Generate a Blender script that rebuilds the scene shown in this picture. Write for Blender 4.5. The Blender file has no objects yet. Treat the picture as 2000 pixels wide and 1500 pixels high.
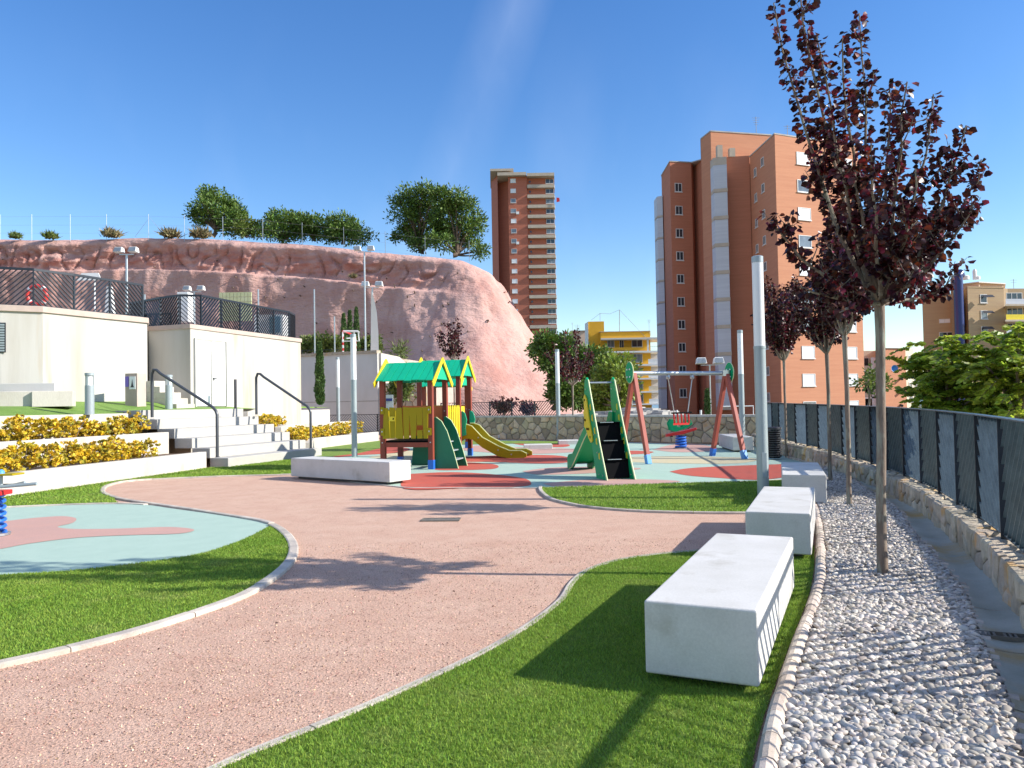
import bpy, math, random
import numpy as np
from mathutils import Matrix, Vector, noise
random.seed(7); RNG = np.random.default_rng(7)
R_ = math.radians
scene = bpy.context.scene
COL = scene.collection

# ------------------------------------------------------------------ camera
CAM_H = 1.6
cam = bpy.data.cameras.new("camera"); cam.lens = 27; cam.sensor_width = 36
cam.clip_start = 0.05; cam.clip_end = 12000
camo = bpy.data.objects.new("camera", cam); COL.objects.link(camo)
CAM_R = Matrix.Rotation(R_(91.5), 4, 'X') @ Matrix.Rotation(R_(-1.0), 4, 'Z')
camo.matrix_world = Matrix.Translation((0, 0, CAM_H)) @ CAM_R
scene.camera = camo

# ------------------------------------------------------------------ daylight
SUN_EL, SUN_AZ = 30.0, 97.5
world = bpy.data.worlds.new("World"); scene.world = world; world.use_nodes = True
nt = world.node_tree; nt.nodes.clear()
wo = nt.nodes.new("ShaderNodeOutputWorld"); bg = nt.nodes.new("ShaderNodeBackground")
sky = nt.nodes.new("ShaderNodeTexSky"); sky.sky_type = 'NISHITA'; sky.sun_disc = False
sky.sun_elevation = R_(SUN_EL); sky.sun_rotation = R_(SUN_AZ)
sky.air_density = 1.1; sky.dust_density = 0.1; sky.ozone_density = 2.2; sky.altitude = 50
hs = nt.nodes.new("ShaderNodeHueSaturation"); hs.inputs['Saturation'].default_value = 1.31; hs.inputs['Hue'].default_value = 0.511
hs.inputs['Value'].default_value = 1.08
nt.links.new(sky.outputs[0], hs.inputs['Color'])
# thin cirrus streak, fixed to a direction of the sky
tc = nt.nodes.new("ShaderNodeTexCoord"); sep = nt.nodes.new("ShaderNodeSeparateXYZ")
nt.links.new(tc.outputs['Generated'], sep.inputs[0])
def wmath(op, a, b=None, c=None, clamp=False):
    n = nt.nodes.new("ShaderNodeMath"); n.operation = op; n.use_clamp = clamp
    for i, v in enumerate((a, b, c)):
        if v is None: continue
        if isinstance(v, (int, float)): n.inputs[i].default_value = v
        else: nt.links.new(v, n.inputs[i])
    return n.outputs[0]
tx = wmath('DIVIDE', sep.outputs[0], wmath('MAXIMUM', sep.outputs[1], 0.05))
tz = wmath('DIVIDE', sep.outputs[2], wmath('MAXIMUM', sep.outputs[1], 0.05))
line = wmath('ADD', wmath('MULTIPLY', wmath('SUBTRACT', tz, 0.30), 0.42), -0.078)
line = wmath('ADD', line, wmath('MULTIPLY', wmath('MULTIPLY', wmath('SUBTRACT', tz, 0.3), wmath('SUBTRACT', tz, 0.3)), -0.1))
dist = wmath('ABSOLUTE', wmath('SUBTRACT', tx, line))
nz = nt.nodes.new("ShaderNodeTexNoise"); nz.inputs['Scale'].default_value = 3.5; nz.inputs['Detail'].default_value = 7
mp = nt.nodes.new("ShaderNodeMapping"); mp.inputs['Rotation'].default_value = (0, R_(-20), 0); mp.inputs['Scale'].default_value = (2.2, 1, 1.2)
nt.links.new(tc.outputs['Generated'], mp.inputs[0]); nt.links.new(mp.outputs[0], nz.inputs['Vector'])
mask = wmath('SUBTRACT', 1.0, wmath('DIVIDE', dist, 0.055), clamp=True)
mask = wmath('MULTIPLY', mask, wmath('MULTIPLY', wmath('SUBTRACT', nz.outputs[0], 0.28), 0.34), clamp=True)
veil = wmath('MULTIPLY', wmath('SUBTRACT', nz.outputs[0], 0.5), wmath('SUBTRACT', 0.55, wmath('MULTIPLY', tz, 1.0)), clamp=True)
mask = wmath('ADD', mask, wmath('MULTIPLY', veil, 0.8), clamp=True)
mix = nt.nodes.new("ShaderNodeMix"); mix.data_type = 'RGBA'
nt.links.new(mask, mix.inputs[0]); nt.links.new(hs.outputs[0], mix.inputs[6]); mix.inputs[7].default_value = (5.6, 6.2, 7.6, 1)
nt.links.new(mix.outputs[2], bg.inputs[0]); bg.inputs[1].default_value = 0.12
nt.links.new(bg.outputs[0], wo.inputs[0])

sun = bpy.data.lights.new("sun", 'SUN'); sun.energy = 5.0; sun.angle = R_(0.53); sun.color = (1.0, 0.95, 0.87)
suno = bpy.data.objects.new("sun", sun); COL.objects.link(suno)
az, el = R_(SUN_AZ), R_(SUN_EL)
SUNV = Vector((math.sin(az) * math.cos(el), math.cos(az) * math.cos(el), math.sin(el)))
suno.rotation_euler = SUNV.to_track_quat('Z', 'Y').to_euler(); suno.location = SUNV * 60

vs = scene.view_settings
vs.view_transform = 'Standard'; vs.look = 'None'; vs.gamma = 1; vs.use_curve_mapping = False; vs.exposure = 0.68
scene.cycles.max_bounces = 6; scene.cycles.transparent_max_bounces = 8

# ------------------------------------------------------------------ placing helpers
def ray(px, py):
    d = CAM_R.to_3x3() @ Vector(((px - 1000) / 1500, -(py - 750) / 1500, -1))
    return d
def G(px, py, z=0.0):
    d = ray(px, py); t = (z - CAM_H) / d.z
    return (d.x * t, d.y * t)
def P(px, py, D):
    d = ray(px, py); t = D / d.y
    return Vector((d.x * t, D, CAM_H + d.z * t))
def PX(px, D, py=790):
    return P(px, py, D).x
def cr(pts, n=6, closed=False):
    """Catmull-Rom through 2D points"""
    pts = [tuple(p) for p in pts]; m = len(pts); out = []
    rng = range(m) if closed else range(m - 1)
    for i in rng:
        if closed: p0, p1, p2, p3 = pts[i - 1], pts[i], pts[(i + 1) % m], pts[(i + 2) % m]
        else: p0, p1, p2, p3 = pts[max(i - 1, 0)], pts[i], pts[i + 1], pts[min(i + 2, m - 1)]
        for k in range(n):
            t = k / n
            out.append(tuple(0.5 * ((2 * b) + (-a + c) * t + (2 * a - 5 * b + 4 * c - d) * t * t + (-a + 3 * b - 3 * c + d) * t ** 3)
                             for a, b, c, d in zip(p0, p1, p2, p3)))
    if not closed: out.append(pts[-1])
    return out

# ------------------------------------------------------------------ materials
def new_mat(name):
    m = bpy.data.materials.new(name); m.use_nodes = True
    return m, m.node_tree, m.node_tree.nodes["Principled BSDF"]
def M(name, col, rough=0.7, col2=None, scale=4.0, detail=6.0, bump=0.0, bscale=None, metal=0.0, rnd=0.0, objrnd=0.0,
      stretch=(1, 1, 1), spec=None, thr=(0.35, 0.65), transl=0.0, bdist=0.02, col3=None, scale3=0.6, thr3=(0.5, 0.7), fine=0.0, fscale=300.0, coat=0.0):
    m, t, b = new_mat(name); N = t.nodes; L = t.links
    c1 = (*col, 1); geo = N.new("ShaderNodeNewGeometry")
    mp = N.new("ShaderNodeMapping"); mp.inputs['Scale'].default_value = stretch
    L.new(geo.outputs['Position'], mp.inputs[0])
    out = None
    def nz(s, d=detail):
        n = N.new("ShaderNodeTexNoise"); n.inputs['Scale'].default_value = s; n.inputs['Detail'].default_value = d
        n.inputs['Roughness'].default_value = 0.62
        L.new(mp.outputs[0], n.inputs['Vector']); return n.outputs[0]
    def ramp(src, a, z):
        r = N.new("ShaderNodeMapRange"); r.inputs[1].default_value = a; r.inputs[2].default_value = z
        L.new(src, r.inputs[0]); return r.outputs[0]
    def mx(f, a, c, mode='MIX'):
        x = N.new("ShaderNodeMix"); x.data_type = 'RGBA'; x.blend_type = mode
        if isinstance(f, float): x.inputs[0].default_value = f
        else: L.new(f, x.inputs[0])
        for i, v in ((6, a), (7, c)):
            if isinstance(v, tuple): x.inputs[i].default_value = v
            else: L.new(v, x.inputs[i])
        return x.outputs[2]
    out = c1
    if col2: out = mx(ramp(nz(scale), *thr), out, (*col2, 1))
    if col3: out = mx(ramp(nz(scale3, 5), *thr3), out, (*col3, 1))
    if fine:
        f = ramp(nz(fscale, 2), 0.25, 0.75); g = N.new("ShaderNodeMapRange")
        g.inputs[3].default_value = 1 - fine; g.inputs[4].default_value = 1 + fine * 0.6; L.new(f, g.inputs[0])
        cmb = N.new("ShaderNodeCombineColor"); [L.new(g.outputs[0], cmb.inputs[i]) for i in range(3)]
        out = mx(1.0, out, cmb.outputs[0], 'MULTIPLY')
    for amt, kind in ((rnd, 'isl'), (objrnd, 'obj')):
        if amt:
            if kind == 'isl': r = geo.outputs['Random Per Island']
            else: r = N.new("ShaderNodeObjectInfo").outputs['Random']
            g = N.new("ShaderNodeMapRange"); g.inputs[3].default_value = 1 - amt; g.inputs[4].default_value = 1 + amt; L.new(r, g.inputs[0])
            h = N.new("ShaderNodeHueSaturation"); h.inputs['Color'].default_value = c1
            L.new(g.outputs[0], h.inputs['Value'])
            g2 = N.new("ShaderNodeMath"); g2.operation = 'MULTIPLY'; g2.inputs[1].default_value = 7.31; L.new(r, g2.inputs[0])
            g3 = N.new("ShaderNodeMath"); g3.operation = 'FRACT'; L.new(g2.outputs[0], g3.inputs[0])
            g4 = N.new("ShaderNodeMapRange"); g4.inputs[3].default_value = 0.5 - amt * 0.045; g4.inputs[4].default_value = 0.5 + amt * 0.045
            L.new(g3.outputs[0], g4.inputs[0]); L.new(g4.outputs[0], h.inputs['Hue'])
            if isinstance(out, tuple): h.inputs['Color'].default_value = out
            else: L.new(out, h.inputs['Color'])
            out = h.outputs[0]
    if isinstance(out, tuple): b.inputs['Base Color'].default_value = out
    else: L.new(out, b.inputs['Base Color'])
    b.inputs['Roughness'].default_value = rough; b.inputs['Metallic'].default_value = metal
    if spec is not None: b.inputs['Specular IOR Level'].default_value = spec
    if coat: b.inputs['Coat Weight'].default_value = coat
    if bump:
        bn = N.new("ShaderNodeBump"); bn.inputs['Strength'].default_value = bump; bn.inputs['Distance'].default_value = bdist
        L.new(nz(bscale or scale * 3, 4), bn.inputs['Height']); L.new(bn.outputs[0], b.inputs['Normal'])
    if transl:
        tr = N.new("ShaderNodeBsdfTranslucent"); ms = N.new("ShaderNodeMixShader"); ms.inputs[0].default_value = transl
        if isinstance(out, tuple): tr.inputs[0].default_value = out
        else: L.new(out, tr.inputs[0])
        L.new(b.outputs[0], ms.inputs[1]); L.new(tr.outputs[0], ms.inputs[2])
        L.new(ms.outputs[0], N["Material Output"].inputs[0])
    return m

MT = dict(
 path=M("pink_gravel_path", (.61, .37, .26), .95, (.67, .435, .315), 2.2, fine=.55, fscale=70, bump=1.0, bscale=75, bdist=.014, col3=(.50, .30, .21), scale3=9, thr3=(.56, .70)),
 turf_base=M("turf_backing", (.14, .23, .025), .9, (.19, .28, .04), 3, fine=.4, fscale=120, bump=.7, bscale=90, bdist=.012),
 turf=M("turf_blade", (.19, .315, .035), .7, (.26, .37, .055), .9, rnd=.5, transl=.32, col3=(.33, .38, .10), scale3=2.2, thr3=(.55, .75), spec=.3),
 lawn=M("lawn_grass", (.12, .23, .025), .85, (.18, .30, .05), 1.5, fine=.4, fscale=40, bump=.6, bscale=30),
 rubber_green=M("rubber_turquoise", (.35, .47, .385), .85, (.38, .50, .41), 3, fine=.22, fscale=180, bump=.3, bscale=150, bdist=.004),
 rubber_red=M("rubber_red", (.50, .08, .045), .85, (.45, .09, .055), 3, fine=.25, fscale=180, bump=.3, bscale=150, bdist=.004),
 rubber_pink=M("rubber_pink", (.52, .30, .24), .85, (.48, .29, .24), 3, fine=.2, fscale=180),
 rubber_beige=M("rubber_beige", (.56, .48, .28), .85, (.52, .46, .3), 3, fine=.2, fscale=180),
 kerb=M("kerb_concrete", (.60, .52, .42), .85, (.38, .33, .28), 3, bump=.4, bscale=60, bdist=.006, objrnd=.12, fine=.15, fscale=90),
 kerb_pink=M("tile_kerb", (.58, .49, .41), .85, (.47, .38, .30), 6, bump=.4, bscale=60, bdist=.006, objrnd=.2, fine=.15, fscale=90),
 bench=M("bench_concrete", (.61, .59, .55), .75, (.54, .52, .475), 2.6, bump=.3, bscale=90, bdist=.004, fine=.09, fscale=70, col3=(.42, .39, .33), scale3=2.4, thr3=(.56, .76)),
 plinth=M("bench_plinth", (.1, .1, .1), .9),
 conc=M("gutter_concrete", (.47, .46, .38), .6, (.36, .35, .27), 2.2, bump=.3, bscale=40, bdist=.006, col3=(.50, .30, .07), scale3=.6, thr3=(.50, .64), fine=.12, fscale=80),
 pebble=M("pebbles", (.51, .44, .365), .65, (.40, .38, .35), 14, rnd=.5, spec=.3),
 grit=M("path_grit", (.50, .32, .23), .95, rnd=.8, spec=.1),
 bed=M("gravel_bed", (.16, .14, .12), .95),
 stone=M("rubble_stone", (.57, .45, .28), .9, (.42, .34, .24), 5, bump=.8, bscale=22, bdist=.03, objrnd=.35, col3=(.50, .32, .13), scale3=2.2, thr3=(.55, .72)),
 stone_pale=M("pale_stone", (.52, .44, .33), .9, (.36, .30, .22), 7, bump=.8, bscale=30, bdist=.02, objrnd=.25, col3=(.50, .30, .10), scale3=3, thr3=(.54, .68)),
 mortar=M("mortar", (.30, .27, .22), .95, (.2, .18, .15), 8, bump=.5, bscale=40),
 coping=M("coping", (.55, .52, .46), .85, (.42, .4, .35), 5, bump=.3, bscale=30),
 white_wall=M("white_render", (.48, .46, .42), .85, (.37, .34, .285), .9, thr=(.42, .72), stretch=(1, 1, .10), bump=.1, bscale=20, col3=(.46, .32, .14), scale3=.8, thr3=(.62, .80)),
 white_plain=M("white_low_wall", (.54, .50, .44), .85, (.43, .39, .33), 1.2, thr=(.45, .75), stretch=(1, 1, .35), bump=.2, bscale=30, fine=.08, fscale=40, col3=(.38, .30, .21), scale3=1.7, thr3=(.58, .80)),
 grey_wall=M("grey_render", (.56, .55, .52), .85, (.50, .49, .45), .8, bump=.1, bscale=15, stretch=(1, 1, .4)),
 cap_pink=M("parapet_cap", (.50, .39, .33), .8, (.42, .33, .28), 3),
 step=M("step_concrete", (.43, .415, .385), .8, (.40, .38, .34), 3, bump=.3, bscale=30, fine=.08, fscale=40),
 rail=M("handrail_paint", (.075, .08, .09), .35, metal=.3),
 fence=M("fence_bars", (.13, .18, .21), .3, (.09, .125, .15), 5, metal=.3, fine=.12, fscale=60),
 fence_dark=M("fence_frame", (.02, .025, .035), .4, metal=.3),
 steel=M("galvanised_steel", (.50, .52, .53), .35, metal=.8, col2=(.42, .44, .45), scale=8),
 lamp_grey=M("lamp_grey", (.36, .41, .42), .4, (.32, .37, .38), 2, metal=.2),
 lamp_white=M("lamp_diffuser", (.78, .79, .78), .3, spec=.5),
 wood_red=M("red_brown_wood", (.26, .045, .02), .6, (.20, .035, .018), 6, stretch=(1, 1, .1), bump=.2, bscale=30, bdist=.004),
 swing_red=M("swing_red_wood", (.37, .075, .048), .6, (.30, .06, .04), 6, stretch=(1, 1, .1), bump=.2, bscale=30, bdist=.004),
 blue=M("blue_plastic", (.02, .13, .52), .35), sky_blue=M("pale_blue_plastic", (.10, .32, .68), .35),
 green=M("green_panel", (.0, .34, .13), .5, (.0, .30, .115), 1, spec=.25), green_roof=M("green_roof", (.0, .41, .21), .5, (.0, .37, .19), 2),
 green_dark=M("dark_green_panel", (.0, .16, .075), .4), yellow=M("yellow_panel", (.78, .60, .02), .4, (.7, .54, .02), 3),
 yellow_shade=M("yellow_panel_shaded", (.34, .255, .006), .5, spec=.2), black=M("black_panel", (.004, .004, .005), .8, spec=.1), red=M("red_plastic", (.55, .02, .02), .35),  # olive tone is the panel yellow with shade put into its colour
 orange=M("orange_panel", (.68, .16, .05), .5), edge=M("panel_edge", (.62, .66, .35), .5), rope=M("chain", (.5, .5, .5), .4, metal=.8),
 glass=M("dark_glass", (.03, .04, .05), .08, spec=.8), glass2=M("curtained_glass", (.22, .26, .30), .12, (.10, .12, .14), .6, spec=.8),
 shutter=M("white_shutter", (.72, .73, .75), .6), frame=M("window_frame", (.62, .62, .6), .5), sill=M("sill", (.6, .56, .5), .7),
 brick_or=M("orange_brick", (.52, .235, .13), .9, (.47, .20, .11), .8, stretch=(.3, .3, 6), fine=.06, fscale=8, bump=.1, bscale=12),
 brick_red=M("red_brick", (.46, .15, .09), .9, (.40, .13, .08), .8, stretch=(.3, .3, 6), fine=.06, fscale=8),
 brick_shade=M("orange_brick_shaded", (.47, .18, .105), .9, (.42, .16, .09), .8, stretch=(.3, .3, 6), fine=.06, fscale=8),  # tower brick darkened, shade of its left walls put into the colour
 band=M("cream_band", (.50, .42, .33), .8, (.43, .36, .28), 1), cream=M("cream_wall", (.66, .57, .42), .8, (.6, .5, .36), 1),
 screen=M("balcony_screen", (.52, .54, .58), .6, (.46, .48, .52), 1, stretch=(.2, .2, 5)),
 ochre=M("yellow_paint", (.72, .38, .02), .8, (.66, .34, .02), 1), white=M("white_paint", (.76, .76, .74), .6, (.68, .68, .66), 2),
 beige=M("beige_brick", (.42, .30, .17), .9, (.38, .26, .15), .8, stretch=(.3, .3, 6), fine=.06, fscale=8), pinkb=M("pale_pink_wall", (.62, .45, .33), .85),
 navy=M("blue_tube", (.006, .02, .13), .35), dish=M("blue_dish", (.03, .22, .55), .4), concrete=M("city_concrete", (.42, .40, .37), .85, (.3, .28, .26), .6),
 land=M("far_land", (.16, .15, .11), .95, (.09, .12, .06), .02, col3=(.3, .26, .2), scale3=.05), sea=M("sea_water", (.03, .12, .26), .18, spec=.5, bump=.2, bscale=.5),
 mount=M("mountain_scrub", (.11, .13, .10), .95, (.2, .18, .14), .004, detail=8),
 bark=M("plum_bark", (.24, .175, .13), .85, (.13, .095, .07), 9, stretch=(2.5, 2.5, .5), bump=.6, bscale=40, bdist=.008, col3=(.27, .26, .20), scale3=5, thr3=(.5, .62)),
 bark2=M("pine_bark", (.16, .11, .08), .9, (.10, .07, .05), 4, bump=.5),
 plum=M("plum_leaf", (.045, .012, .014), .36, rnd=.8, transl=.3, spec=.4, col2=(.22, .02, .015), scale=9, thr=(.5, .66)),
 pine=M("pine_needles", (.075, .14, .02), .6, (.13, .20, .03), .5, rnd=.5, transl=.15), olive=M("shrub_leaf", (.16, .20, .035), .6, (.10, .15, .03), .8, rnd=.5, transl=.25),
 broad=M("light_leaf", (.19, .27, .035), .5, (.27, .32, .05), 1, rnd=.5, transl=.3), melia=M("pinnate_leaf", (.24, .36, .04), .45, (.38, .44, .05), 1.2, rnd=.5, transl=.5, spec=.5, col3=(.42, .40, .03), scale3=1.3, thr3=(.60, .68)),
 cypress=M("cypress_leaf", (.045, .10, .02), .7, (.08, .14, .03), 4, rnd=.45), hedge=M("yellow_hedge_leaf", (.70, .48, .03), .5, (.28, .29, .05), 4, thr=(.46, .66), rnd=.45, transl=.25),
 dry=M("dry_grass", (.30, .22, .11), .8, (.12, .13, .05), 3, rnd=.4),
 sign_white=M("poster_white", (.8, .8, .8), .4), purple=M("poster_violet", (.18, .12, .5), .4), drain=M("drain_metal", (.12, .11, .09), .6, (.2, .17, .13), 12, bump=.3, bscale=60),
 soil=M("soil", (.16, .10, .06), .95, (.1, .07, .05), 6), lifered=M("lifebuoy_red", (.6, .05, .04), .4), glassblock=M("glass_blocks", (.42, .44, .22), .25, (.5, .5, .3), 2),
 tealglass=M("teal_glass", (.06, .16, .22), .12, spec=.8), dark=M("dark_metal", (.05, .05, .055), .5, metal=.4), leafbrown=M("dead_leaf", (.12, .06, .04), .8, rnd=.4),
)
def cliff_mat():
    m, t, b = new_mat("pink_shotcrete"); N = t.nodes; L = t.links
    geo = N.new("ShaderNodeNewGeometry"); at = N.new("ShaderNodeAttribute"); at.attribute_name = "rough_band"
    def nz(s, st=(1, 1, 1), d=8):
        mp = N.new("ShaderNodeMapping"); mp.inputs['Scale'].default_value = st; L.new(geo.outputs['Position'], mp.inputs[0])
        n = N.new("ShaderNodeTexNoise"); n.inputs['Scale'].default_value = s; n.inputs['Detail'].default_value = d; n.inputs['Roughness'].default_value = .6
        L.new(mp.outputs[0], n.inputs['Vector']); return n.outputs[0]
    def rg(src, a, z, lo=0., hi=1.):
        r = N.new("ShaderNodeMapRange"); r.inputs[1].default_value = a; r.inputs[2].default_value = z; r.inputs[3].default_value = lo; r.inputs[4].default_value = hi
        L.new(src, r.inputs[0]); return r.outputs[0]
    def mx(f, a, c):
        x = N.new("ShaderNodeMix"); x.data_type = 'RGBA'; L.new(f, x.inputs[0])
        for i, v in ((6, a), (7, c)):
            if isinstance(v, tuple): x.inputs[i].default_value = (*v, 1)
            else: L.new(v, x.inputs[i])
        return x.outputs[2]
    c = mx(rg(nz(.16), .38, .62), (.56, .355, .305), (.50, .295, .25))
    c = mx(rg(nz(.45, (1, 1, .13)), .48, .70, 0, .85), c, (.38, .185, .15))
    c = mx(rg(nz(.2, (1, 1, 1.5)), .5, .66, 0, .7), c, (.44, .23, .19))
    c = mx(rg(nz(1.2), .6, .75, 0, .3), c, (.62, .43, .37))
    mm = N.new("ShaderNodeMath"); mm.operation = 'MULTIPLY'; L.new(at.outputs['Fac'], mm.inputs[0]); L.new(rg(nz(.5, (1, 1, 2.2)), .35, .6), mm.inputs[1])
    c = mx(mm.outputs[0], c, (.39, .17, .135))
    L.new(c, b.inputs['Base Color']); b.inputs['Roughness'].default_value = .95
    bn = N.new("ShaderNodeBump"); bn.inputs['Strength'].default_value = .7; bn.inputs['Distance'].default_value = .35
    L.new(nz(1.6, (1, 1, 1.6), 12), bn.inputs['Height']); b2 = N.new("ShaderNodeBump"); b2.inputs['Strength'].default_value = .6; b2.inputs['Distance'].default_value = .12
    L.new(nz(1.0, (.5, .5, 7), 9), b2.inputs['Height']); L.new(bn.outputs[0], b2.inputs['Normal']); L.new(b2.outputs[0], b.inputs['Normal'])
    return m
MT['cliff'] = cliff_mat()

# ------------------------------------------------------------------ mesh helpers
WM = {}
def wm(o): return WM.get(o.name, Matrix.Identity(4))
class MB:
    def __init__(s): s.v = []; s.f = []
    def add(s, vs, fs):
        n = len(s.v); s.v += [tuple(v) for v in vs]; s.f += [tuple(i + n for i in f) for f in fs]; return s
    def box(s, x0, x1, y0, y1, z0, z1):
        return s.add([(x, y, z) for z in (z0, z1) for x, y in ((x0, y0), (x1, y0), (x1, y1), (x0, y1))],
                     [(3, 2, 1, 0), (4, 5, 6, 7), (0, 1, 5, 4), (1, 2, 6, 5), (2, 3, 7, 6), (3, 0, 4, 7)])
    def prism(s, poly, z0, z1):
        """plan polygon extruded upward; z0/z1 numbers or lists"""
        n = len(poly); a = sum(poly[i][0] * poly[(i + 1) % n][1] - poly[(i + 1) % n][0] * poly[i][1] for i in range(n))
        if a < 0: poly = poly[::-1]
        return s.add([(p[0], p[1], z0) for p in poly] + [(p[0], p[1], z1) for p in poly],
                     [tuple(range(n))[::-1], tuple(range(n, 2 * n))] + [(i, (i + 1) % n, n + (i + 1) % n, n + i) for i in range(n)])
    def plate(s, poly, o, u, w, th):
        """polygon (a,b) in the plane o + a*u + b*w, extruded by th along u x w, centred"""
        o, u, w = Vector(o), Vector(u).normalized(), Vector(w).normalized(); n_ = u.cross(w).normalized() * th / 2
        k = len(poly); A = [o + u * a + w * b - n_ for a, b in poly]; B = [p + 2 * n_ for p in A]
        return s.add(A + B, [tuple(range(k))[::-1], tuple(range(k, 2 * k))] + [(i, (i + 1) % k, k + (i + 1) % k, k + i) for i in range(k)])
    def beam(s, a, b, w, h, up=(0, 0, 1)):
        """square bar from a to b"""
        a, b = Vector(a), Vector(b); d = (b - a).normalized(); x = d.cross(Vector(up))
        x = Vector((1, 0, 0)) if x.length < 1e-4 else x.normalized(); y = x.cross(d).normalized()
        V = [p + x * i * w / 2 + y * j * h / 2 for p in (a, b) for i, j in ((-1, -1), (1, -1), (1, 1), (-1, 1))]
        return s.add(V, [(3, 2, 1, 0), (4, 5, 6, 7), (0, 1, 5, 4), (1, 2, 6, 5), (2, 3, 7, 6), (3, 0, 4, 7)])
    def tube(s, pts, r, n=10, cap=True):
        pts = [Vector(p) for p in pts]; m = len(pts); rs = r if isinstance(r, (list, tuple)) else [r] * m
        base = len(s.v); ref = None
        for i, p in enumerate(pts):
            d = (pts[min(i + 1, m - 1)] - pts[max(i - 1, 0)]).normalized()
            if ref is None: ref = Vector((0, 0, 1)) if abs(d.z) < .9 else Vector((1, 0, 0))
            x = (ref - d * ref.dot(d)); x = x.normalized() if x.length > 1e-5 else Vector((1, 0, 0)); ref = x; y = d.cross(x)
            s.v += [tuple(p + (x * math.cos(6.28319 * k / n) + y * math.sin(6.28319 * k / n)) * rs[i]) for k in range(n)]
        for i in range(m - 1):
            for k in range(n):
                a = base + i * n + k; b = base + i * n + (k + 1) % n; s.f.append((a, b, b + n, a + n))
        if cap: s.f.append(tuple(base + k for k in range(n))[::-1]); s.f.append(tuple(base + (m - 1) * n + k for k in range(n)))
        return s
    def lathe(s, c, prof, n=20):
        base = len(s.v); c = Vector(c)
        for r, z in prof: s.v += [(c.x + r * math.cos(6.28319 * k / n), c.y + r * math.sin(6.28319 * k / n), c.z + z) for k in range(n)]
        for i in range(len(prof) - 1):
            for k in range(n):
                a = base + i * n + k; b = base + i * n + (k + 1) % n; s.f.append((a, b, b + n, a + n))
        s.f.append(tuple(base + k for k in range(n))[::-1]); s.f.append(tuple(base + (len(prof) - 1) * n + k for k in range(n)))
        return s
    def mesh(s, name, smooth=False):
        me = bpy.data.meshes.new(name); me.from_pydata(s.v, [], s.f)
        if smooth:
            me.polygons.foreach_set('use_smooth', [True] * len(me.polygons)); me.set_sharp_from_angle(angle=R_(40))
        me.update(); return me
def np_mesh(name, V, F):
    """V (n,3), F (m,k) arrays"""
    me = bpy.data.meshes.new(name); V = np.asarray(V, np.float32); F = np.asarray(F, np.int32); m, k = F.shape
    me.vertices.add(len(V)); me.vertices.foreach_set('co', V.ravel())
    me.loops.add(m * k); me.loops.foreach_set('vertex_index', F.ravel())
    me.polygons.add(m); me.polygons.foreach_set('loop_start', np.arange(0, m * k, k, dtype=np.int32))
    try: me.polygons.foreach_set('loop_total', np.full(m, k, dtype=np.int32))
    except Exception: pass
    me.update(calc_edges=True); return me
def props(o, label=None, cat=None, group=None, kind=None):
    if label: o['label'] = label
    if cat: o['category'] = cat
    if group: o['group'] = group
    if kind: o['kind'] = kind
    return o
def obj(name, mb, mat, parent=None, label=None, cat=None, group=None, kind=None, smooth=False, bevel=0.0, loc=None, rz=0.0, world=True, seg=2):
    me = mb.mesh(name, smooth) if isinstance(mb, MB) else mb
    m = MT[mat] if isinstance(mat, str) else mat
    if not me.materials: me.materials.append(m)
    o = bpy.data.objects.new(name, me); COL.objects.link(o)
    mat_ = Matrix.Identity(4)
    if loc is not None or rz:
        mat_ = Matrix.Translation(loc or (0, 0, 0)) @ Matrix.Rotation(rz, 4, 'Z'); o.location = loc or (0, 0, 0); o.rotation_euler = (0, 0, rz)
    if parent is not None:
        o.parent = parent
        if world: o.matrix_parent_inverse = wm(parent).inverted(); WM[o.name] = mat_
        else: WM[o.name] = wm(parent) @ mat_
    else: WM[o.name] = mat_
    if bevel:
        bv = o.modifiers.new("bevel", 'BEVEL'); bv.width = bevel; bv.segments = seg; bv.limit_method = 'ANGLE'; bv.angle_limit = R_(35)
    return props(o, label, cat, group, kind)
def thing(name, loc, label, cat, group=None, rz=0.0):
    o = bpy.data.objects.new(name, None); COL.objects.link(o); o.location = loc; o.rotation_euler = (0, 0, rz); o.empty_display_size = .2
    WM[o.name] = Matrix.Translation(loc) @ Matrix.Rotation(rz, 4, 'Z')
    return props(o, label, cat, group)
def dup(root, loc, rz, label, sc=1.0):
    r = root.copy(); COL.objects.link(r); r.location = loc; r.rotation_euler = (0, 0, rz); r.scale = (sc, sc, sc); r['label'] = label
    for ch in [c for c in root.children]:
        c = ch.copy(); COL.objects.link(c); c.parent = r
        for g in ch.children:
            d = g.copy(); COL.objects.link(d); d.parent = c
    return r
def sheet(name, poly, z, mat, **kw):
    mb = MB(); a = sum(poly[i][0] * poly[(i + 1) % len(poly)][1] - poly[(i + 1) % len(poly)][0] * poly[i][1] for i in range(len(poly)))
    if a < 0: poly = poly[::-1]
    mb.add([(p[0], p[1], z) for p in poly], [tuple(range(len(poly)))])
    return obj(name, mb, mat, **kw)
def inside(pts, poly):
    x, y = pts[:, 0], pts[:, 1]; c = np.zeros(len(pts), bool); n = len(poly)
    for i in range(n):
        x1, y1 = poly[i]; x2, y2 = poly[(i + 1) % n]
        if y1 == y2: continue
        m = ((y1 > y) != (y2 > y)) & (x < (x2 - x1) * (y - y1) / (y2 - y1) + x1); c ^= m
    return c
def scatter(poly, n):
    a = np.array(poly); lo, hi = a.min(0), a.max(0)
    p = RNG.uniform(lo, hi, (n, 2)); return p[inside(p, poly)]
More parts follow.
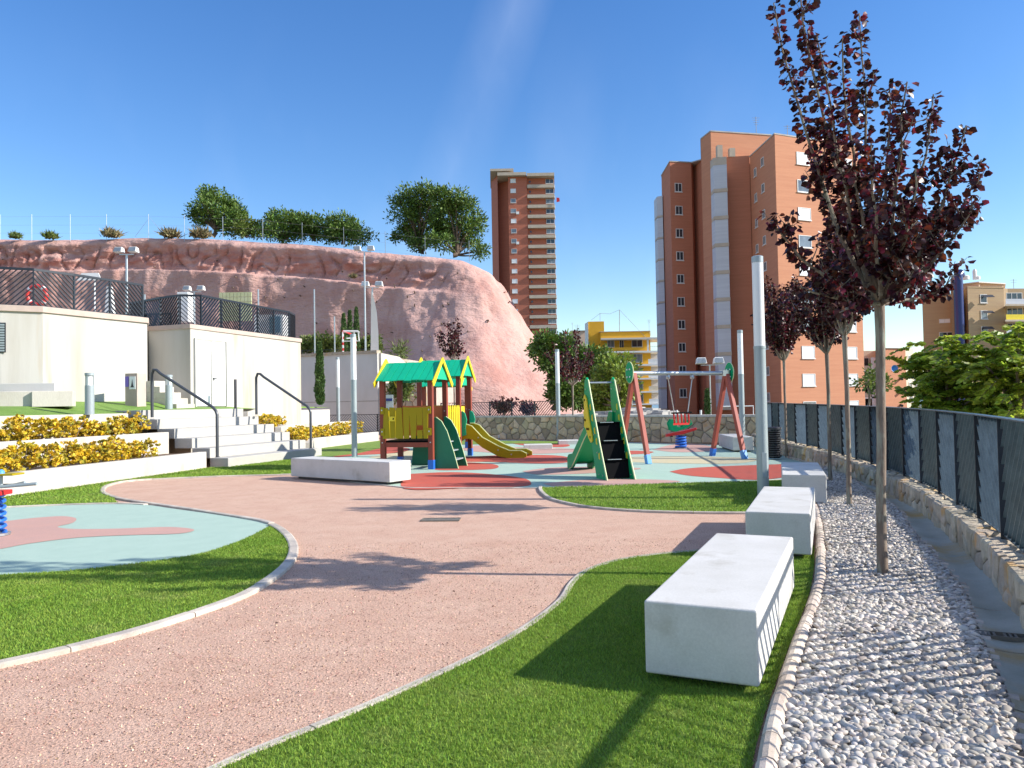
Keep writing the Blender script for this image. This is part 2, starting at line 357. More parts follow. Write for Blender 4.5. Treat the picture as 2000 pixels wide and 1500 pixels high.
LEAF = {
 'oval': (np.array([(0, 0, 0), (.25, .27, .12), (.62, .34, .10), (1, 0, -.14), (.62, -.34, .10), (.25, -.27, .12), (.5, 0, -.03)]), np.array([(0, 6, 1), (1, 6, 2), (2, 6, 3), (3, 6, 4), (4, 6, 5), (5, 6, 0)])),
 'rhomb': (np.array([(0, 0, 0), (.5, .3, .05), (1, 0, 0), (.5, -.3, .05)]), np.array([(0, 1, 2), (0, 2, 3)])),
 'blade': (np.array([(0, -.5, 0), (0, .5, 0), (1, 0, 0)]), np.array([(0, 1, 2)])),
 'needle': (np.array([(0, .12, 0), (1, .0, .0), (0, -.12, 0)]), np.array([(0, 1, 2)])),
}
def leaves_mesh(name, Pts, Dir, size, shape='oval', upbias=0.4, width=1.0):
    """one leaf at each point: tip along Dir, random roll"""
    Pts = np.asarray(Pts, float); Dir = np.asarray(Dir, float); n = len(Pts)
    a = Dir / (np.linalg.norm(Dir, axis=1, keepdims=True) + 1e-9)
    r = RNG.normal(size=(n, 3)); r[:, 2] += upbias * 2
    b = np.cross(r, a); b /= (np.linalg.norm(b, axis=1, keepdims=True) + 1e-9); c = np.cross(a, b)
    T, F = LEAF[shape]; sz = np.asarray(size, float).reshape(-1, 1, 1) * np.ones((n, 1, 1))
    V = Pts[:, None, :] + sz * (T[None, :, 0:1] * a[:, None, :] + T[None, :, 1:2] * width * b[:, None, :] + T[None, :, 2:3] * c[:, None, :])
    FF = (F[None] + (np.arange(n) * len(T))[:, None, None]).reshape(-1, 3)
    return np_mesh(name, V.reshape(-1, 3), FF)
def rdir(n): 
    d = RNG.normal(size=(n, 3)); return d / np.linalg.norm(d, axis=1, keepdims=True)
def vcells(L, H, nx, nz, jit=.38):
    """Voronoi cells of a jittered grid on [0,L]x[0,H]"""
    pts = [((i + .5 + random.uniform(-jit, jit) + (.5 if j % 2 else 0) * .6) * L / nx, (j + .5 + random.uniform(-jit, jit) * .8) * H / nz, i, j) for j in range(nz) for i in range(-1, nx + 1)]
    cells = []
    for (x, y, i, j) in pts:
        poly = [(0, 0), (L, 0), (L, H), (0, H)]
        for (x2, y2, i2, j2) in pts:
            if (x2, y2) == (x, y) or abs(i2 - i) > 3 or abs(j2 - j) > 2: continue
            mx_, my_ = (x + x2) / 2, (y + y2) / 2; dx, dy = x2 - x, y2 - y; out = []
            for k in range(len(poly)):
                a, b = poly[k], poly[(k + 1) % len(poly)]
                da = (a[0] - mx_) * dx + (a[1] - my_) * dy; db = (b[0] - mx_) * dx + (b[1] - my_) * dy
                if da <= 0: out.append(a)
                if da * db < 0: t = da / (da - db); out.append((a[0] + (b[0] - a[0]) * t, a[1] + (b[1] - a[1]) * t))
            poly = out
            if len(poly) < 3: break
        if len(poly) >= 3: cells.append(poly)
    return cells
def stones(parent, cells, f, gap, depth, mat, name='stone', maxn=300):
    """each cell a bulging stone; f(s, t, d) maps to the world"""
    cells = sorted(cells, key=lambda c: c[0][0]); extra = MB()
    for n_, c in enumerate(cells):
        cx = sum(p[0] for p in c) / len(c); cy = sum(p[1] for p in c) / len(c)
        w = max(max(abs(p[0] - cx), abs(p[1] - cy)) for p in c)
        if w < gap * 1.5: continue
        d = depth * random.uniform(.55, 1.15); k = max(0, 1 - gap / w)
        rings = [(k, -.03), (k * .97, d * .55), (k * .72, d)]
        tiltx, tilty = random.uniform(-.25, .25) * d / w, random.uniform(-.25, .25) * d / w
        V = []; m = len(c)
        for s, dd in rings: V += [f(cx + (p[0] - cx) * s, cy + (p[1] - cy) * s, dd + ((p[0] - cx) * tiltx + (p[1] - cy) * tilty if dd > 0 else 0)) for p in c]
        F = [tuple(range(2 * m, 3 * m))] + [(r * m + i, r * m + (i + 1) % m, (r + 1) * m + (i + 1) % m, (r + 1) * m + i) for r in range(2) for i in range(m)]
        if n_ < maxn: obj(name, MB().add(V, F), mat, parent, bevel=0)
        else: extra.add(V, F)
    if extra.v: obj('small_stones', extra, mat, parent, kind='stuff')
# ================================================================== GROUND
def offs(c, d):
    out = []
    for i, p in enumerate(c):
        a = c[max(i - 1, 0)]; b = c[min(i + 1, len(c) - 1)]; t = Vector((b[0] - a[0], b[1] - a[1])).normalized()
        out.append((p[0] + t.y * d, p[1] - t.x * d))      # +d = to the right of travel
    return out
FENCE_C = cr([(1.55, .9), (2.6, 3.0), (3.4, 4.6), (4.12, 6.2), (4.95, 8.25), (5.9, 11), (6.68, 14.1), (7.5, 18.75), (7.85, 21.7), (8.25, 24.3), (8.55, 26.9)], 8)
WALL_IN = offs(FENCE_C, -.215); WALL_OUT = offs(FENCE_C, .24)
land = MB().add([(-9000, -300, -4), (9000, -300, -4), (9000, 520, -4), (-9000, 520, -4)], [(0, 1, 2, 3)])
obj('ground', land, 'land', kind='structure')
sea = MB().add([(-9000, 520, -4.3), (9000, 520, -4.3), (9000, 9000, -4.3), (-9000, 9000, -4.3)], [(0, 1, 2, 3)])
obj('sea', sea, 'sea', kind='structure')
PLAT = [(-16, -4), (.2, -4)] + [p for p in WALL_IN[::3]] + [(8.6, 27.3), (4.9, 30.8), (1.13, 33.8), (-1.6, 36), (-3, 50), (-24, 50), (-24, -4)]
obj('path', MB().prism(PLAT, -4.2, 0), 'path', kind='structure')

# ---- polygons traced as plan shapes
GUT_L = cr([(.9, .9), (1.5, 2.0), (2.16, 3.3), (2.54, 4.0), (3.05, 5.08), (3.34, 5.65), (3.72, 6.47), (4.63, 8.9), (5.45, 11.0), (6.15, 13.5), (6.9, 16.2), (7.3, 18.6), (7.55, 21)], 6)
TILE = cr([(.25, .9), (.62, 2.0), (1.10, 3.42), (1.72, 4.77), (2.55, 6.5), (3.30, 8.33), (4.15, 10.6), (4.85, 12.6), (5.55, 14.5), (5.95, 15.9), G(1612, 917), G(1603, 904), G(1560, 897)], 6)
def px_poly(pts, n=4, z=0): return cr([G(x, y, z) for x, y in pts], n)
R1_edge = px_poly([(250, 1600), (440, 1497), (600, 1432), (740, 1374), (900, 1300), (980, 1258), (1050, 1212), (1098, 1172), (1118, 1140), (1152, 1114), (1225, 1093), (1340, 1080), (1470, 1072), (1560, 1066)])
tl = [p for p in TILE if p[1] < R1_edge[-1][1]]
TURF1 = [(-1.9, 1.2)] + R1_edge + [(p[0] - .07, p[1]) for p in tl[::-1]]
TURF1 = [p for p in TURF1 if p[1] > .9]
R2_edge = px_poly([(1055, 956), (1062, 967), (1085, 979), (1150, 992), (1250, 1000), (1350, 1003), (1456, 1004), (1550, 1003)])
R2_top = px_poly([(1055, 954), (1180, 950), (1300, 946), (1400, 943), (1480, 940), (1560, 936)])
TURF2 = R2_edge + R2_top[::-1]
R3_kerb = px_poly([(531, 1027), (549, 1037), (565, 1053), (573, 1072), (567, 1097), (540, 1125), (480, 1163), (400, 1194), (300, 1227), (200, 1255), (100, 1280), (0, 1302), (-150, 1334), (-400, 1370)])
R3_in = px_poly([(-400, 1150), (-150, 1140), (0, 1126), (120, 1119), (200, 1111), (300, 1099), (400, 1082), (480, 1054), (528, 1029)])
TURF3 = R3_in + R3_kerb
RUB_top = px_poly([(-400, 1006), (-150, 998), (0, 993), (140, 987), (230, 985), (285, 987), (335, 994), (420, 1006), (500, 1019), (529, 1028)])
RUB = RUB_top + R3_in[::-1]
LOOP = px_poly([(531, 1025), (500, 1017), (420, 1004), (335, 991), (280, 983), (235, 976), (210, 968), (200, 960), (210, 950), (250, 941), (330, 936), (450, 931), (572, 928), (650, 925)])
WALLB = [(-12.2, 2), (-11.3, 8), (-10.55, 11), (-9.6, 14.7), (-8.3, 20.9), (-7.9, 21.05), (-7.8, 21.05), (-6.34, 25.5), (-7.1, 26.0), (-7.65, 29.6), (-6.2, 35.8)]
TURF4 = WALLB + [G(760, 872), G(700, 886), G(650, 892), G(660, 910), G(650, 925)] + LOOP[::-1][1:-22] + [p for p in RUB_top[::-1] if p[0] < G(240, 985)[0]]
obj_turf = []
for nm, poly in (('turf', TURF1), ('turf', TURF2), ('turf', TURF3), ('turf', TURF4)):
    sheet(nm, poly, .014, 'turf_base', kind='structure')
sheet('play_surface', RUB, .010, 'rubber_green', kind='structure')
PLAY = R2_top + px_poly([(1600, 928), (1612, 915), (1598, 903), (1560, 897)]) + [(8.1, 22), (8.3, 26.6), (4.7, 30.3), (.9, 33.3), (-1.9, 35.6), (-6.0, 35.6)] + \
    [G(760, 872), G(700, 886), G(650, 892), G(655, 915), G(640, 938), G(800, 954), G(930, 954)]
sheet('play_surface', PLAY, .008, 'rubber_green', kind='structure')
def patch(pts, mat, z): sheet('play_surface', px_poly(pts + pts[:1], 4, z)[:-1], z, mat, kind='structure')
patch([(790, 926), (880, 922), (960, 926), (1018, 933), (1037, 942), (1020, 950), (900, 953), (790, 954)], 'rubber_red', .0125)
patch([(850, 905), (910, 903), (960, 906), (974, 911), (960, 916), (900, 918), (850, 917)], 'rubber_red', .0125)
patch([(890, 894), (980, 889), (1080, 889), (1115, 895), (1108, 903), (1050, 905), (960, 902), (890, 901)], 'rubber_red', .0125)
patch([(645, 889), (700, 879), (760, 873), (800, 876), (780, 884), (700, 889), (660, 893)], 'rubber_red', .0125)
patch([(1000, 866), (1060, 864), (1110, 868), (1100, 873), (1040, 872)], 'rubber_red', .0125)
patch([(1165, 884), (1225, 880), (1275, 882), (1260, 886), (1200, 888)], 'rubber_red', .0125)
patch([(1308, 921), (1340, 915), (1400, 911), (1480, 908), (1560, 906), (1600, 912), (1590, 924), (1540, 931), (1480, 937), (1400, 933), (1340, 928)], 'rubber_red', .0125)
patch([(1200, 893), (1300, 891), (1400, 892), (1480, 896), (1440, 905), (1330, 905), (1250, 903), (1190, 899)], 'rubber_beige', .0125)
patch([(1020, 920), (1100, 912), (1250, 914), (1190, 922), (1060, 927)], 'rubber_pink', .0125)
patch([(1060, 944), (1160, 936), (1260, 936), (1330, 940), (1260, 945), (1100, 950)], 'rubber_pink', .0125)
patch([(1275, 878), (1310, 869), (1352, 867), (1398, 874), (1385, 881), (1320, 883)], 'rubber_pink', .0125)
patch([(720, 893), (800, 880), (880, 878), (900, 884), (850, 893), (780, 899)], 'rubber_beige', .0125)
patch([(930, 870), (1000, 873), (1110, 876), (1150, 880), (1060, 886), (960, 884), (900, 878)], 'rubber_pink', .0125)
patch([(-60, 1024), (0, 1019), (60, 1012), (120, 1008), (148, 1012), (142, 1021), (112, 1029), (150, 1033), (240, 1032), (330, 1029), (379, 1034), (350, 1042), (250, 1045), (150, 1050), (60, 1061), (0, 1072), (-60, 1082)], 'rubber_pink', .0145)
# strips of lawn far behind the play floor
sheet('turf', [G(800, 866), G(900, 861), G(1000, 862), G(1110, 862), G(1112, 868), G(1000, 867), G(900, 869)], .020, 'turf_base', kind='structure')
bed = [(p[0] + .05, p[1]) for p in TILE if p[1] < 17.6] + [p for p in GUT_L[::-1]]
sheet('gravel_bed', bed, .006, 'bed', kind='structure')

# turf blades (artificial grass: uncountable)
def blades(poly, dens, L, W, ymax):
    a = np.array(poly); area = (a[:, 0].max() - a[:, 0].min()) * (min(a[:, 1].max(), ymax) - a[:, 1].min())
    lo = a.min(0); hi = a.max(0); hi[1] = min(hi[1], ymax); lo[0] = max(lo[0], -13.5)
    n = int(dens * (hi[0] - lo[0]) * (hi[1] - lo[1])); p = RNG.uniform(lo, hi, (n, 2))
    p = p[inside(p, poly)]; p = p[(np.abs(p[:, 0]) < p[:, 1] * .72 + .5) & (p[:, 1] > 2.9)]
    n = len(p); d = RNG.normal(0, .55, (n, 3)); d[:, 2] = 1
    return leaves_mesh('turf_blades', np.c_[p, np.full(n, .012)], d, L * RNG.uniform(.6, 1.2, n), 'blade', 0, W / L)
obj('turf_blades', blades(TURF1, 24000, .023, .0052, 9), 'turf', label='short green artificial grass around the three right hand benches', cat='grass', kind='stuff')
obj('turf_blades', blades(TURF3, 12000, .026, .0075, 14), 'turf', label='green artificial grass crescent beside the left turquoise surface', cat='grass', kind='stuff')
obj('turf_blades', blades(TURF2, 2600, .036, .013, 15), 'turf', label='green artificial grass between path and play floor', cat='grass', kind='stuff')
obj('turf_blades', blades(TURF4, 1500, .04, .016, 24), 'turf', label='green artificial grass strip below the lowest white wall', cat='grass', kind='stuff')
# grit on the path
pp = scatter([(-4, 2.6), (2.5, 2.6), (3.2, 9), (-6, 9)], 90000)
for poly in (TURF1, TURF3, RUB): pp = pp[~inside(pp, poly)]
pp = pp[(np.abs(pp[:, 0]) < pp[:, 1] * .72) & (RNG.random(len(pp)) < np.clip(4.5 / pp[:, 1], 0, 1))]
obj('path_grit', leaves_mesh('path_grit', np.c_[pp, np.full(len(pp), .003)], rdir(len(pp)) * [1, 1, .5] + [0, 0, .35], RNG.uniform(.004, .010, len(pp)), 'oval', .5, 1.6), 'grit',
    label='loose pink grit lying on the curving path', cat='grit', kind='stuff')
pp = scatter([(-3.5, 3.0), (1, 3.0), (3, 9), (-5, 9)], 55)
for poly in (TURF3, RUB): pp = pp[~inside(pp, poly)]
obj('leaf_litter', leaves_mesh('leaf_litter', np.c_[pp, np.full(len(pp), .02)], rdir(len(pp)) * [1, 1, .2], RNG.uniform(.012, .03, len(pp)), 'oval', 1, 1), 'leafbrown',
    label='few dry brown leaf bits strewn over path and grass', cat='dead leaves', kind='stuff')

# ---- kerbs: separate stones
def arc(c):
    s = [0.0]
    for a, b in zip(c, c[1:]): s.append(s[-1] + math.hypot(b[0] - a[0], b[1] - a[1]))
    return s
def at_s(c, s, v):
    for i in range(len(c) - 1):
        if v <= s[i + 1] or i == len(c) - 2:
            t = (v - s[i]) / max(s[i + 1] - s[i], 1e-6); a, b = c[i], c[i + 1]
            d = Vector((b[0] - a[0], b[1] - a[1])).normalized()
            return (a[0] + (b[0] - a[0]) * t, a[1] + (b[1] - a[1]) * t), d
def kerb(curve, length, w, h, mat, label, gap=.008, round_=False, name='kerb_stone', sub=5, z0=-.05, cat='kerb', limit=300, end=None):
    s = arc(curve); tot = end or s[-1]; k = 0; (x, y), d = at_s(curve, s, 0)
    root = thing('kerb', (x, y, 0), label, cat)
    while k * length < tot - .1 and k < limit:
        a, b = k * length + gap / 2, min((k + 1) * length - gap / 2, tot); V = []; F = []
        prof = [(-w / 2, z0), (-w / 2, h * .82), (-w * .36, h), (w * .36, h), (w / 2, h * .82), (w / 2, z0)]
        if round_: prof = [(-w / 2, z0)] + [(-w / 2 * math.cos(t), h * .25 + h * .75 * math.sin(t)) for t in np.linspace(0, math.pi, 7)] + [(w / 2, z0)]
        m = len(prof); jz = random.uniform(-.003, .003); jr = random.uniform(-.004, .004)
        for i in range(sub + 1):
            (x, y), d = at_s(curve, s, a + (b - a) * i / sub)
            V += [(x + d.y * (q[0] + jr), y - d.x * (q[0] + jr), q[1] + jz) for q in prof]
        for i in range(sub):
            for j in range(m): F.append((i * m + j, i * m + (j + 1) % m, (i + 1) * m + (j + 1) % m, (i + 1) * m + j))
        F += [tuple(range(m))[::-1], tuple(range(sub * m, sub * m + m))]
        obj(name, MB().add(V, [f[::-1] for f in F]), mat, root); k += 1
    return root
kerb([p for p in R1_edge if p[1] > 1.5], .95, .06, .024, 'kerb', 'narrow pale kerb curving between pink path and right grass')
kerb(R3_kerb, .95, .105, .035, 'kerb', 'pale kerb round the rounded tip of the left grass crescent')
kerb(LOOP[:-2], .95, .085, .035, 'kerb', 'pale kerb looping round the left bay of the pink path')
kerb([p for p in RUB_top if p[0] < G(285, 987)[0] + .1], .95, .085, .03, 'kerb', 'pale kerb between turquoise surface and far left grass')
kerb([G(1056, 952), *R2_edge], .95, .07, .035, 'kerb', 'thin pale kerb round the middle patch of grass')
kerb([G(650, 938), G(800, 954), G(930, 954), *R2_top[:-2]], 1.2, .06, .02, 'kerb', 'flush pale edging along the near side of the play floor')
kerb([p for p in TILE if p[1] > 1.6], .27, .10, .075, 'kerb_pink', 'rounded segmented kerb between benches and pebbles', round_=True, sub=3, cat='kerb')
gl = [p for p in GUT_L if p[1] > 1.8]
# overlapping half-tiles edging the gutter
root = thing('tile_edging', (*gl[0], 0), 'scalloped row of pale tiles between pebbles and gutter', 'edging')
s = arc(gl); k = 0
while k * .135 < s[-1]:
    (x, y), d = at_s(gl, s, k * .135); mb = MB(); w = random.uniform(.085, .11); l = random.uniform(.14, .19); V = []
    nx, ny = d.y, -d.x
    l -= .045
    for e, zz in ((-.10, .035), (l - .1, .022)):
        for t in np.linspace(0, math.pi, 6):
            u = -w / 2 * math.cos(t) * (1.0 if e < 0 else .8); V.append((x + nx * e + d.x * u, y + ny * e + d.y * u, zz * .6 + .03 * math.sin(t) + .004))
    V += [(x + nx * e + d.x * u, y + ny * e + d.y * u, -.02) for e, u in ((-.1, -w / 2), (-.1, w / 2), (l - .1, w / 2), (l - .1, -w / 2))]
    F = [(i, i + 1, i + 7, i + 6) for i in range(5)] + [(0, 6, 15, 12), (5, 13, 14, 11), tuple(range(5, -1, -1)) + (12, 13), tuple(range(6, 12)) + (14, 15)]
    obj('tile', mb.add(V, F), 'kerb_pink', root); k += 1
# gutter slabs
gr = [min(WALL_IN, key=lambda q: math.hypot(q[0] - p[0], q[1] - p[1])) for p in gl]
root = thing('gutter', (*gl[0], 0), 'narrow stained concrete gutter along the low stone wall', 'gutter')
gs = arc(gl); n = 0; L = 1.05; wr = [p for p in WALL_IN]; ws = arc(wr)
while n * L < gs[-1]:
    V = []; F = []; NS = 6; NW = 6
    for i in range(NS + 1):
        (x, y), d = at_s(gl, gs, min(n * L + .006 + (L - .012) * i / NS, gs[-1]))
        q = min(wr, key=lambda q: abs((q[0] - x) * d.x + (q[1] - y) * d.y) + .3 * math.hypot(q[0] - x, q[1] - y))
        for j in range(NW + 1):
            t = j / NW; V.append((x + (q[0] + .03 - x) * t, y + (q[1] - y) * t, .040 - .028 * math.sin(math.pi * t) + .012 * t))
    for i in range(NS):
        for j in range(NW): a = i * (NW + 1) + j; F.append((a, a + 1, a + NW + 2, a + NW + 1))
    obj('slab', MB().add(V, F), 'conc', root, smooth=True); n += 1
x0, y0 = G(1925, 1256)
g = thing('drain_grate', (x0 + .16, y0, .02), 'slotted rusty drain grate set across the gutter', 'drain grate', rz=R_(-24))
mb = MB().box(-.2, .2, -.055, -.045, 0, .03).box(-.2, .2, .045, .055, 0, .03).box(-.21, -.2, -.055, .055, 0, .03).box(.2, .21, -.055, .055, 0, .03)
obj('grate_frame', mb, 'drain', g, world=False)
for i in range(13):
    if i in (4, 8): continue
    obj('grate_bar', MB().box(-.185 + i * .03, -.170 + i * .03, -.045, .045, .008, .028), 'drain', g, world=False)
cx, cy = G(861, 1016)
g = thing('drain_cover', (cx, cy, .004), 'dark flat metal drain cover set in the pink path', 'drain cover', rz=R_(-3))
obj('cover_frame', MB().box(-.27, .27, -.13, -.115, 0, .012).box(-.27, .27, .115, .13, 0, .012).box(-.27, -.255, -.115, .115, 0, .012).box(.255, .27, -.115, .115, 0, .012), 'drain', g, world=False)
obj('cover_plate', MB().box(-.25, .25, -.11, .11, 0, .008), 'drain', g, world=False)

# ---- pebbles
def ico(sub):
    import bmesh
    bm = bmesh.new(); bmesh.ops.create_icosphere(bm, subdivisions=sub, radius=1)
    V = np.array([v.co[:] for v in bm.verts]); F = np.array([[v.index for v in f.verts] for f in bm.faces]); bm.free(); return V, F
peb_poly = [(p[0] + .06, p[1]) for p in TILE if 1.9 < p[1] < 17.6] + [(p[0] - .03, p[1]) for p in GUT_L[::-1] if p[1] > 1.9]
def pebbles(y0, y1, dens, r0, r1, sub, z):
    a = [p for p in peb_poly]; n = int(dens * 9 * (y1 - y0)); p = RNG.uniform((.3, y0), (8, y1), (n, 2)) * 1.0; p = p[inside(p, a)]; n = len(p)
    T, F = ico(sub); r = RNG.uniform(r0, r1, n) * RNG.uniform(.75, 1.25, n); ang = RNG.uniform(0, 6.283, n); S = np.c_[r * RNG.uniform(1.05, 1.5, n), r * RNG.uniform(.8, 1.05, n), r * RNG.uniform(.45, .75, n)]
    dist = T[None] * (1 + .10 * np.sin(T[None, :, [1, 2, 0]] * 3.1 + RNG.uniform(0, 6, (n, 1, 3)))); V = dist * S[:, None, :]
    ti, tj = RNG.normal(0, .3, n), RNG.normal(0, .3, n)
    V[:, :, 2] += V[:, :, 0] * ti[:, None] + V[:, :, 1] * tj[:, None]
    c, s_ = np.cos(ang)[:, None], np.sin(ang)[:, None]; X = V[:, :, 0] * c - V[:, :, 1] * s_; Y = V[:, :, 0] * s_ + V[:, :, 1] * c
    heap = .006 * np.sin(p[:, 0] * 5.1) * np.sin(p[:, 1] * 4.3)
    V = np.stack([X + p[:, 0:1], Y + p[:, 1:2], V[:, :, 2] + (RNG.uniform(z * .35, z, n) + heap + .01)[:, None]], -1)
    me = np_mesh('pebbles', V.reshape(-1, 3), (F[None] + (np.arange(n) * len(T))[:, None, None]).reshape(-1, 3))
    me.polygons.foreach_set('use_smooth', np.ones(len(me.polygons), bool)); return me
obj('pebbles', pebbles(2.9, 6.5, 3300, .011, .024, 2, .04), 'pebble', label='grey and white rounded pebbles filling the strip beside the gutter', cat='pebbles', kind='stuff')
obj('pebbles', pebbles(6.5, 17.5, 2600, .012, .026, 1, .045), 'pebble', label='far end of the grey pebble strip under the plum trees', cat='pebbles', kind='stuff')

# ================================================================== LOW STONE WALL AND FENCE (right)
wc = [p for p in WALL_IN]; wsn = arc(wc)
def zt(y): return .30 + .0045 * y
V = []; F = []; m_ = len(WALL_IN)
for a, b in zip(WALL_IN, WALL_OUT):
    t = .27 + .006 * a[1]; V += [(a[0] + .03, a[1], -.2), (a[0] + .03, a[1], t - .03), (b[0], b[1], t - .03), (b[0], b[1], -4.2)]
for i in range(m_ - 1):
    for j in range(3): F.append((i * 4 + j, i * 4 + j + 1, i * 4 + j + 5, i * 4 + j + 4))
lw = thing('stone_wall', (WALL_IN[8][0], WALL_IN[8][1], 0), 'low honey coloured rubble wall carrying the dark slatted fence', 'stone wall')
obj('core', MB().add(V, [f[::-1] for f in F]), 'mortar', lw)
i0 = next(i for i, p in enumerate(WALL_IN) if p[1] > 4.4)
seg = WALL_IN[i0:]; ss = arc(seg)
def fface(u, v, d):
    (x, y), t = at_s(seg, ss, u); return (x - t.y * (d) + .02, y + t.x * (d), v)
def ftop(u, v, d):
    (x, y), t = at_s(seg, ss, u); return (x + t.y * v, y - t.x * v, .27 + .006 * y + d - .03)
stones(lw, vcells(ss[-1], .33, int(ss[-1] / .33), 2, .34), fface, .010, .045, 'stone_pale', maxn=160)
stones(lw, vcells(ss[-1], .42, int(ss[-1] / .36), 2, .34), ftop, .010, .035, 'stone_pale', maxn=138)

fc = FENCE_C; fs = arc(fc)
fr = thing('slatted_fence', (fc[8][0], fc[8][1], .34), 'dark blue grey fence of slanting metal slats on the low stone wall', 'fence')
def zb(y): return .295 + .006 * y
PW = 1.12; FH = 1.06; n = 0; nb = 0; near = MB()
posts = []
while (n + 1) * PW < fs[-1] + .3:
    (xa, ya), _ = at_s(fc, fs, n * PW); (xb, yb), _ = at_s(fc, fs, min((n + 1) * PW, fs[-1])); A = Vector((xa, ya, zb(ya))); B = Vector((xb, yb, zb(yb)))
    u = (B - A); w = Vector((u.x, u.y, 0)).length; u = u / w; nn = Vector((u.y, -u.x, 0)).normalized()
    posts.append(A)
    obj('bottom_rail', MB().beam(A, B, .05, .012, (0, 0, 1)), 'fence', fr); obj('top_rail', MB().beam(A + Vector((0, 0, FH)), B + Vector((0, 0, FH)), .09, .012, (0, 0, 1)), 'fence', fr)
    sgn = 1 if n % 2 == 0 else -1; k = -9
    while k * .160 < w + FH:
        x0 = k * .160; k += 1
        t0, t1 = max(0, -x0), min(FH, w - x0)
        if t1 - t0 < .06: continue
        pts = [(x0 + t0, t0), (x0 + t1, t1)]
        if sgn < 0: pts = [(w - q[0], q[1]) for q in pts]
        a3, b3 = [A + u * q[0] + Vector((0, 0, q[1])) for q in pts]
        if ya < 4.9 or nb >= 298: near.beam(a3, b3, .006, .058, nn)
        else: obj('slat', MB().beam(a3, b3, .006, .058, nn), 'fence', fr); nb += 1
    n += 1
posts.append(B)
for p in posts:
    d = Vector((0, 0, 1)); q = min(range(len(fc)), key=lambda i: math.hypot(fc[i][0] - p.x, fc[i][1] - p.y)); (_, t) = at_s(fc, fs, fs[q]); nn = Vector((t.y, -t.x, 0))
    obj('post', MB().beam(p - Vector((0, 0, .09)), p + Vector((0, 0, FH)), .012, .10, nn).beam(p - Vector((0, 0, .08)), p - Vector((0, 0, .045)), .08, .12, nn), 'fence_dark', fr)
obj('near_slats', near, 'fence', fr, kind='stuff')

# ================================================================== FAR RUBBLE WALL
FW = [(8.75, 27.15), (4.9, 30.8), (1.13, 33.8), (-1.75, 36.1)][::-1]; fws = arc(FW)
fw = thing('stone_wall', (1.13, 33.8, 0), 'chest high rubble stone wall closing the far side of the playground', 'stone wall')
def back(c, w): return offs(c, -w)
bk = back(FW, .45)
core = MB().prism([(p[0], p[1]) for p in FW] + bk[::-1], -4.2, 1.0)
obj('core', core, 'mortar', fw)
def ffar(u, v, d):
    (x, y), t = at_s(FW, fws, u); return (x + t.y * (d - .01), y - t.x * (d - .01), v)
stones(fw, vcells(fws[-1], 1.02, int(fws[-1] / .46), 4, .36), ffar, .018, .07, 'stone', maxn=290)
mb = MB(); a0 = offs(FW, .06); b0 = offs(FW, -.5); mb.prism(a0 + b0[::-1], 1.0, 1.075); obj('coping', mb, 'coping', fw)

# herringbone railing helper
def railing(pts, h, pw, sp, label, z, bar=.045, depth=.05, mat='fence_dark', postw=.07, top=True, base=0.03):
    s = arc(pts); n = max(1, round(s[-1] / pw)); pw = s[-1] / n
    zz = z if callable(z) else (lambda x, y: z)
    root = thing('railing', (pts[0][0], pts[0][1], zz(*pts[0])), label, 'fence'); bars = MB()
    for i in range(n + 1):
        (x, y), d = at_s(pts, s, min(i * pw, s[-1])); q = Vector((x, y, zz(x, y)))
        obj('post', MB().beam(q, q + Vector((0, 0, h + .02)), postw, postw * .6, (d.x, d.y, 0)), mat, root)
        if i == n: break
        (x2, y2), _ = at_s(pts, s, (i + 1) * pw); B = Vector((x2, y2, zz(x2, y2))); u = B - q; w = Vector((u.x, u.y, 0)).length; u /= w; nn = Vector((u.y, -u.x, 0)).normalized()
        obj('top_rail', MB().beam(q + Vector((0, 0, h)), B + Vector((0, 0, h)), bar * 1.6, bar * 1.6), mat, root)
        if base: bars.beam(q + Vector((0, 0, base)), B + Vector((0, 0, base)), bar, bar)
        k = -int(h / sp) - 1
        while k * sp < w:
            x0 = k * sp; k += 1; t0, t1 = max(0, -x0), min(h, w - x0)
            if t1 - t0 < .04: continue
            pp_ = [(x0 + t0, t0), (x0 + t1, t1)]
            if i % 2: pp_ = [(w - a, b) for a, b in pp_]
            bars.beam(*[q + u * a + Vector((0, 0, b)) for a, b in pp_], bar * .6, depth, nn)
    obj('slats', bars, mat, root, kind='stuff'); return root
railing([(-3.4, 36.6), (-1.7, 36.2), (1.3, 33.95), (2.0, 33.4)], .62, 1.3, .14, 'dark criss cross railing on the far stone wall below the cliff', 1.08, bar=.018)
railing([(-9.5, 39.5), (-6.5, 38.9), (-3.4, 36.9)], .9, 1.3, .14, 'dark railing glimpsed behind the playhouse legs', .3, bar=.018)

# ================================================================== BENCHES
def bench_src():
    t = thing('concrete_bench', (0, 0, 0), '', 'bench', 'white concrete block benches')
    obj('block', MB().box(-.31, .31, -1.2, 1.2, .05, .46), 'bench', t, world=False, bevel=.014, seg=3)
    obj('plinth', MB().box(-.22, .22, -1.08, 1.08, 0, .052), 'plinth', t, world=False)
    return t
bsrc = bench_src()
def place_bench(FL, FR, BL, BR, label, first=False, sx=1.0):
    q = [Vector(G(*p, .46)) for p in (FL, FR, BL, BR)]; f = (q[0] + q[1]) / 2; b = (q[2] + q[3]) / 2; d = (b - f).normalized()
    c = f + d * 1.2; rz = math.atan2(-d.x, d.y)
    if first: bsrc.location = (c.x, c.y, .012); bsrc.rotation_euler = (0, 0, rz); bsrc['label'] = label
    else: dup(bsrc, (c.x, c.y, .012), rz, label)
place_bench((1254, 1180), (1481, 1193), (1393, 1047), (1552, 1049), 'nearest white concrete block bench on the grass, bottom right', True)
place_bench((1456, 1003), (1581, 1003), (1491, 949), (1594, 951), 'second white block bench from the camera, beside the tall lamp post')
